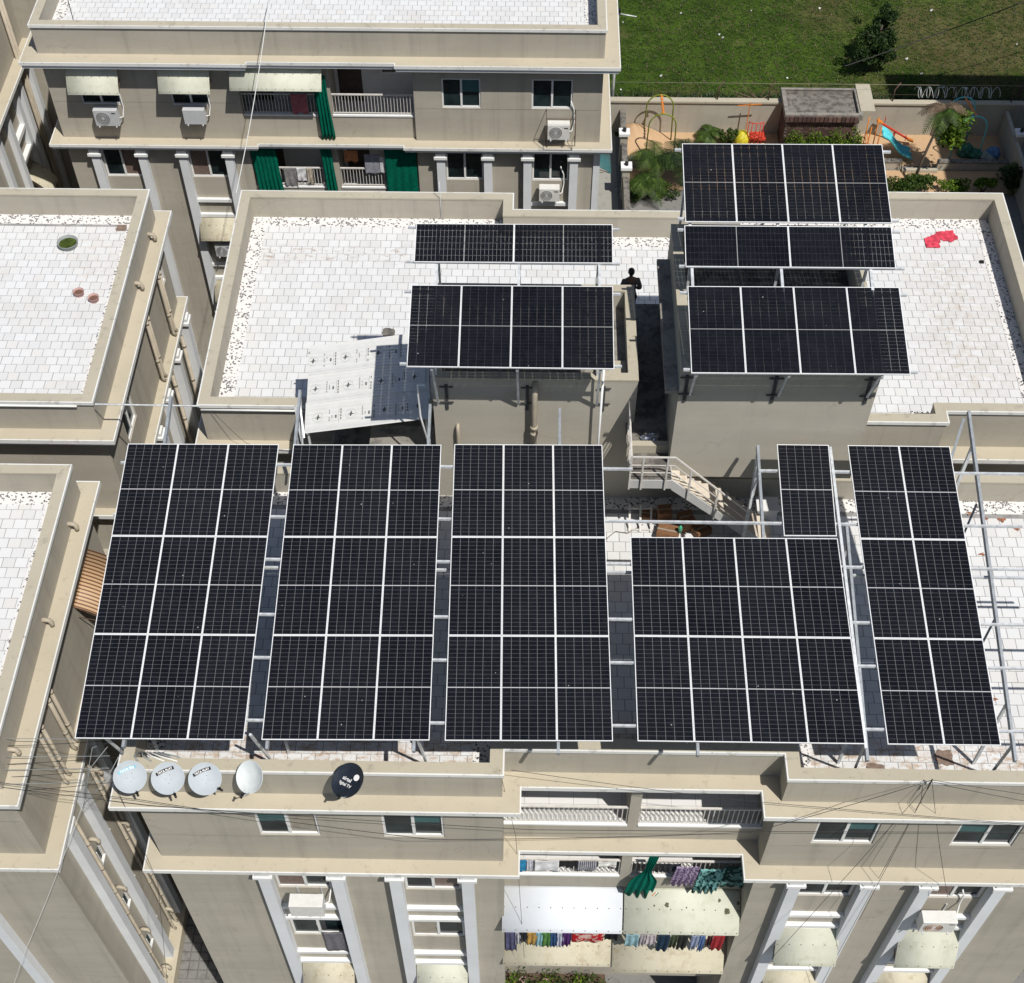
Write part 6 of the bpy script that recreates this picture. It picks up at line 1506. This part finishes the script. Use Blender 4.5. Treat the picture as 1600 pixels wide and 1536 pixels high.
# field tree
tr = empty('tree', (18.2, 67.6, G), 'small leafy tree standing alone in the grass field', 'tree')
m = MB(); m.tube([(18.2, 67.6, G), (18.15, 67.6, G+1.2), (18.3, 67.7, G+2.6)], [0.10, 0.08, 0.04], 8)
for k in range(7):
    a = k*0.95; m.tube([(18.17, 67.6, G+0.8+0.25*k), (18.17+0.9*math.cos(a), 67.6+0.9*math.sin(a), G+1.5+0.25*k)], [0.04, 0.012], 6)
m.build('trunk', M['bark'], tr)
m = MB(); leaves(m, clump_pts((18.05, 67.4, G+1.3), (1.25, 1.0, 1.0), 2600, 14, 21)+clump_pts((18.6, 68.0, G+2.4), (0.7, 0.7, 1.0), 1100, 8, 22), 0.20); m.build('crown', M['dleaf'], tr)
m = MB(); leaves(m, clump_pts((18.5, 68.6, G+1.9), (1.0, 1.0, 1.2), 1900, 12, 23)+clump_pts((18.9, 71.0, G+1.2), (0.9, 1.2, 1.0), 900, 9, 24), 0.16); m.build('upper_crown', M['mleaf'], tr)
# weeds along the wall and tufts in the field
def tufts(name, n, region, size, mat, label, hgt=0.25):
    m = MB()
    for _ in range(n):
        x = random.uniform(region[0], region[1]); y = random.uniform(region[2], region[3]) ; s_ = size*random.uniform(0.5, 1.5); a = random.uniform(0, 6.28)
        for k in range(3):
            b = a+k*2.1; dx, dy = math.cos(b)*s_, math.sin(b)*s_
            m.add([(x-dy*0.15, y+dx*0.15, G-0.01), (x+dy*0.15, y-dx*0.15, G-0.01), (x+dx, y+dy, G+hgt*random.uniform(0.5, 1.2))], [(0, 1, 2)])
    return m.build(name, M[mat], label=label, cat='grass', kind='stuff')
tufts('grass', 16000, (3, 33, 62.5, 80), 0.12, 'mleaf', 'short green grass tufts over the open field', 0.10)
tufts('grass', 5000, (6, 36, 62.5, 80), 0.10, 'dryfrond', 'dry grass tufts over the open field', 0.07)
tufts('weeds', 3800, (3, 26, 62.3, 64.6), 0.28, 'dryfrond', 'dry weeds along the outside of the boundary wall', 0.30)
tufts('weeds', 3000, (3, 26, 62.3, 65.2), 0.24, 'dleaf', 'dark weeds along the outside of the boundary wall', 0.28)
# dead branches
def dead_branch(x, y, s_, seed, label):
    rr = random.Random(seed); e = empty('dead_branch', (x, y, G), label, 'branch', 'dead branches along the wall'); m = MB()
    for k in range(9):
        a = rr.uniform(-0.2, 3.3); L = s_*rr.uniform(0.6, 1.3); p = Vector((x, y, G+0.05)); pts = [p]
        for i in range(4): p = p+Vector((math.cos(a), math.sin(a)*0.8, 0.3))*L/4+Vector((rr.uniform(-.05, .05), rr.uniform(-.05, .05), 0)); pts.append(p.copy())
        m.tube(pts, [0.03, 0.024, 0.018, 0.012, 0.005], 5, False)
    m.build('twigs', M['dryfrond'], e, kind='stuff')
dead_branch(11.9, 64.7, 1.4, 3, 'pale dead branch sticking out above the wall left of the brick room')
dead_branch(8.2, 63.6, 1.0, 4, 'tangle of dry twigs behind the wall above the left climbing frame')
dead_branch(18.6, 63.6, 1.2, 5, 'dry twigs behind the wall right of the brick room')
# litter
M['litter'] = simple('white_litter', (0.6, 0.6, 0.58), 0.6)
lit = [(4.4, 68.6), (4.9, 72.0), (10.2, 70.9), (10.4, 70.6), (14.9, 75), (16.1, 73.6), (13.6, 66.8), (20.3, 68.7), (17.6, 66.2), (20.9, 67.3), (22.4, 73.5), (23.1, 66.0), (25.9, 75.2), (12.2, 73.3), (8.2, 73), (24.3, 64.6), (26.6, 70.2), (27.9, 66.0), (4.6, 65.6), (21.9, 66.1), (6.8, 66.9), (9.0, 64.2)]
for i, (x, y) in enumerate(lit):
    m = MB(); s_ = random.uniform(0.03, 0.075); m.obox((x, y, G+0.06), s_*2, s_*1.3, 0.05, Euler((0.2, 0.3, i))); m.obox((x+s_*0.8, y+s_*0.5, G+0.08), s_, s_, 0.04, Euler((0.4, -0.3, i*2)))
    m.build('litter', M['litter'], label='scrap of pale litter lying in the grass field', cat='litter', group='litter scraps in the field')
# bags by the right wall
M['bagg'] = simple('green_sack', (0.03, 0.13, 0.09), 0.6, var=0.3); M['bagb'] = simple('blue_sack', (0.10, 0.20, 0.38), 0.6, var=0.3); M['bagw'] = simple('grey_sack', (0.25, 0.29, 0.27), 0.6, var=0.3)
for (x, y, s_, mt, lab) in ((22.0, 60.3, 0.50, 'bagg', 'large dark green sack below the pale blue climbing frame'), (22.5, 60.0, 0.42, 'bagg', 'smaller green sack in front of the large green one'), (22.9, 59.9, 0.36, 'bagw', 'greyish sack between the green and the blue sacks'), (23.4, 60.1, 0.45, 'bagb', 'blue sack leaning on the right wall of the playground'), (23.15, 59.65, 0.30, 'bagw', 'small pale sack in front of the blue one')):
    bm = bmesh.new(); bmesh.ops.create_icosphere(bm, subdivisions=3, radius=1)
    for v in bm.verts:
        d = v.co.normalized(); k = 1+0.16*math.sin(7*d.x+3*d.y+s_*20)*math.cos(6*d.z+2*d.y)+random.uniform(-.03, .03); v.co = Vector((d.x*s_*0.8*k, d.y*s_*0.7*k, max(d.z*s_*0.8*k+s_*0.5, 0)))
    me = bpy.data.meshes.new('sack'); bm.to_mesh(me); bm.free(); me.materials.append(M[mt]); o = bpy.data.objects.new('sack', me); put(o, (x, y, G+0.02)); tag(o, lab, 'sack', 'rubbish sacks')
# building to the east, just outside the picture: it throws the shade over the right end of the playground
ea = empty('apartment_building', (34, 48, G), 'beige apartment block east of the playground', 'building')
m = MB(); m.box(26.9, 44, 38, 57.3, G, 0.75); m.build('wall', M['wall'], ea)
m = MB(); m.box(26.3, 34, 54.5, 57.7, G, 4.3); m.build('shade_tower', M['wall'], ea)  # unseen taller block, added and sized for its shadow on the field
for z in (-0.31, -3.6):
    m = MB(); m.box(26.5, 44.4, 37.6, 57.7, z-0.16, z); m.build('ledge', M['ledge'], ea)
# poles
def light_pole(x, y, h, label, lean=0.0):
    e = empty('light_pole', (x, y, G), label, 'pole'); m = MB(); m.tube([(x, y, G), (x+lean*0.5, y, G+h*0.5), (x+lean, y, G+h)], [0.09, 0.075, 0.055], 8); m.build('mast', M['steel'], e)
    m = MB(); m.tube([(x+lean, y, G+h-0.1), (x+lean+0.9, y-0.1, G+h-0.2)], 0.03, 6); m.build('arm', M['steel'], e); m = MB(); m.box(x+lean-0.12, x+lean+0.12, y-0.1, y+0.1, G+h-0.05, G+h+0.12); m.build('lamp_head', M['black'], e); return e
light_pole(4.0, 62.6, 6.2, 'slim grey pole at the corner of the field beside the rear block')
m = MB(); m.tube([(24.6, 62.6, G), (24.9, 62.6, G+7.5)], [0.10, 0.07], 8); m.build('power_pole', M['bark'], label='dark wooden pole at the right edge behind the wall', cat='pole')

# ------------------------------------------------------------------ cables
def cable(pts, r_, mat, label, sag=0.0, n=16, name='cable', group='overhead cables'):
    P_ = []
    for a, b in zip(pts, pts[1:]):
        a = Vector(a); b = Vector(b)
        for i in range(n if b is not pts[-1] else n):
            t = i/n; p = a.lerp(b, t); p.z -= sag*4*t*(1-t); P_.append(p)
    P_.append(Vector(pts[-1])); m = MB(); m.tube(P_, r_, 5, False); return m.build(name, M[mat], label=label, cat='cable', group=group)
cable([(-11.45, 25.2, 0.80), (-8.7, 25.2, 0.78)], 0.025, 'steel', 'straight grey pipe strung between the two roof corners at left', 0.0)
mast = empty('stub_mast', (8.72, 14.2, 0.75), 'short mast on the right front parapet where black cables fan out', 'mast')
m = MB(); m.tube([(8.72, 14.2, 0.6), (8.72, 14.2, 1.02)], 0.018, 6); m.build('rod', M['wire'], mast)
top = (8.72, 14.2, 1.0)
for i, (p, lab) in enumerate((((6.5, 13.35, -7.0), 'second from the left of the cables fanning down from the stub mast'), ((8.3, 13.7, -12.5), 'almost vertical cable hanging from the stub mast'), ((10.3, 13.75, -4.0), 'cable running down to the ledge right of the stub mast'), ((8.4, 13.65, -5.2), 'cable hanging close beside the vertical one'))):
    cable([top, p], 0.006, 'wire', lab, 0.1)
cable([top, (5.0, 13.6, -0.4), (-2.0, 13.2, -0.2), (-8.4, 13.8, 0.3), (-16, 14.5, 0.9)], 0.007, 'wire', 'long black cable from the stub mast past the dishes to the left building', 0.08)
cable([(-16, 14.9, -0.2), (-8.3, 13.9, -0.15), (0.2, 13.6, -0.45), (16, 13.7, -0.2)], 0.007, 'wire', 'black cable running the whole length of the front ledge', 0.06)
cable([top, (18, 13.2, 0.6)], 0.006, 'wire', 'cable from the stub mast towards the right edge', 0.15)
cable([(-0.3, 14.4, 0.8), (5.0, 14.1, 0.1), (16, 13.4, -0.1)], 0.006, 'wire', 'thin cable crossing above the balcony railing', 0.05)
cable([(-0.55, 14.4, 0.78), (-0.2, 14.6, -2.8), (0.05, 14.0, -9.0)], 0.006, 'wire', 'thin cable hanging beside the left end of the balconies', 0.0)
for i, (y0, z0, z1, lab) in enumerate(((15.2, 0.2, 0.9, 'uppermost'), (14.85, -0.2, 0.75, 'second'), (14.6, -0.5, 0.65, 'third'), (14.35, -0.9, 0.5, 'lowest'))):
    cable([(-19, y0+0.5, z0-0.1), (-9.2, y0-0.05, z1-0.3)], 0.008, 'tubg', f'{lab} grey cable of the bundle spanning the gap at lower left', 0.22)
    cable([(-19, y0+0.35, z0-0.3), (-9.1, y0-0.05, z1-0.35)], 0.007, 'wire', f'{lab} black cable of the bundle spanning the gap at lower left', 0.45)
for k, (a, b, c) in enumerate((((-9.2, 14.9, 0.7), (-9.6, 14.5, 0.4), (-9.85, 13.9, -0.4)), ((-9.0, 15.0, 0.8), (-9.5, 14.8, 0.8), (-9.75, 14.1, 0.0)), ((-8.95, 14.7, 0.6), (-9.3, 14.35, 0.1), (-9.8, 14.0, -0.3)))):
    m = MB(); m.tube([a, b, c], 0.009, 6); m.build('cable_loop', M['tubg'], label=['grey cable loop', 'wide grey cable loop', 'short grey cable loop'][k]+' hanging off the corner left of the first dish', cat='cable', group='cable loops at the roof corner')
cable([(-9.75, 14.0, -0.1), (-12.6, 12.6, -6.0), (-14.0, 12.0, -9.0)], 0.006, 'whitewire', 'white cable slanting down across the lower left wall', 0.1)
cable([(-8.9, 14.0, 0.4), (-8.8, 13.6, -3.5), (-10.2, 13.2, -12.0)], 0.006, 'wire', 'black cable hanging down in front of the gap at lower left', 0.0)
cable([(-8.70, 33.2, 1.4), (-8.95, 43.5, 1.5), (-9.0, 52, 1.8)], 0.014, 'whitewire', 'white cable crossing from the rear block to the terrace parapet', 0.25)
cable([(-8.4, 25.2, 0.6), (-7.6, 24.9, -0.3), (-6.4, 24.95, -0.62)], 0.006, 'wire', 'thin cable drooping from the corner of the rear terrace', 0.05)
cable([(15.5, 62.5, G+3.5), (30.0, 66.5, G+7.2)], 0.025, 'wire', 'black power line crossing the field at the upper right', 0.2)
# bundle of conduits standing at the left front corner of the roof
cb = empty('conduit_bundle', (-8.5, 14.85, 0), 'bundle of grey and white conduits at the corner behind the first dish', 'conduits')
for k in range(6):
    x = -8.55+0.07*k; m = MB(); m.tube([(x, 15.1, 0.02), (x+0.02*k, 14.82, 0.6), (x+0.12*k, 14.62, 0.78), (x+0.22*k+0.1, 14.5, 0.2 if k > 3 else 0.78)], 0.02, 6); m.build('conduit', M['whitewire' if k in (2, 3) else 'tubg'], cb)
# balcony plants behind a grille
gr = empty('plant_shelf', (1.0, 14.5, -12.6), 'iron shelf crowded with potted plants at the bottom of the balconies', 'plant shelf')
m = MB(); 
for i in range(22): x = -0.45+0.138*i; m.tube([(x, 14.28, -12.7), (x, 14.28, -11.9)], 0.010, 4)
for z in (-12.7, -12.45, -11.9): m.tube([(-0.5, 14.28, z), (2.5, 14.28, z)], 0.014, 4)
m.build('grille', M['rust'], gr, kind='stuff')
m = MB(); m.box(-0.48, 2.5, 14.3, 14.98, -12.75, -12.70); m.build('shelf', M['rust'], gr)
for i in range(9):
    x = -0.3+0.33*i; y = 14.6+0.12*math.sin(i*2.2)
    e = empty('potted_plant', (x, y, -12.7), ['leftmost potted plant on the iron balcony shelf', 'second potted plant from the left on the iron shelf', 'third potted plant from the left on the iron shelf', 'fourth potted plant from the left on the iron shelf', 'potted plant in the middle of the iron shelf', 'fourth potted plant from the right on the iron shelf', 'third potted plant from the right on the iron shelf', 'second potted plant from the right on the iron shelf', 'rightmost potted plant on the iron balcony shelf'][i], 'plant', 'potted plants on the iron shelf')
    m = MB(); m.lathe([(0.07, 0), (0.11, 0.2), (0.12, 0.2), (0.12, 0.18), (0.10, 0.16), (0.001, 0.16)], (x, y, -12.7), 12); m.build('pot', M['clay' if i % 2 else 'mud'], e)
    m = MB(); leaves(m, [(x+random.gauss(0, 0.10), y+random.gauss(0, 0.12), -12.5+abs(random.gauss(0, 0.22))) for _ in range(90)], 0.11); m.build('foliage', M['mleaf' if i % 3 else 'hedge'], e)
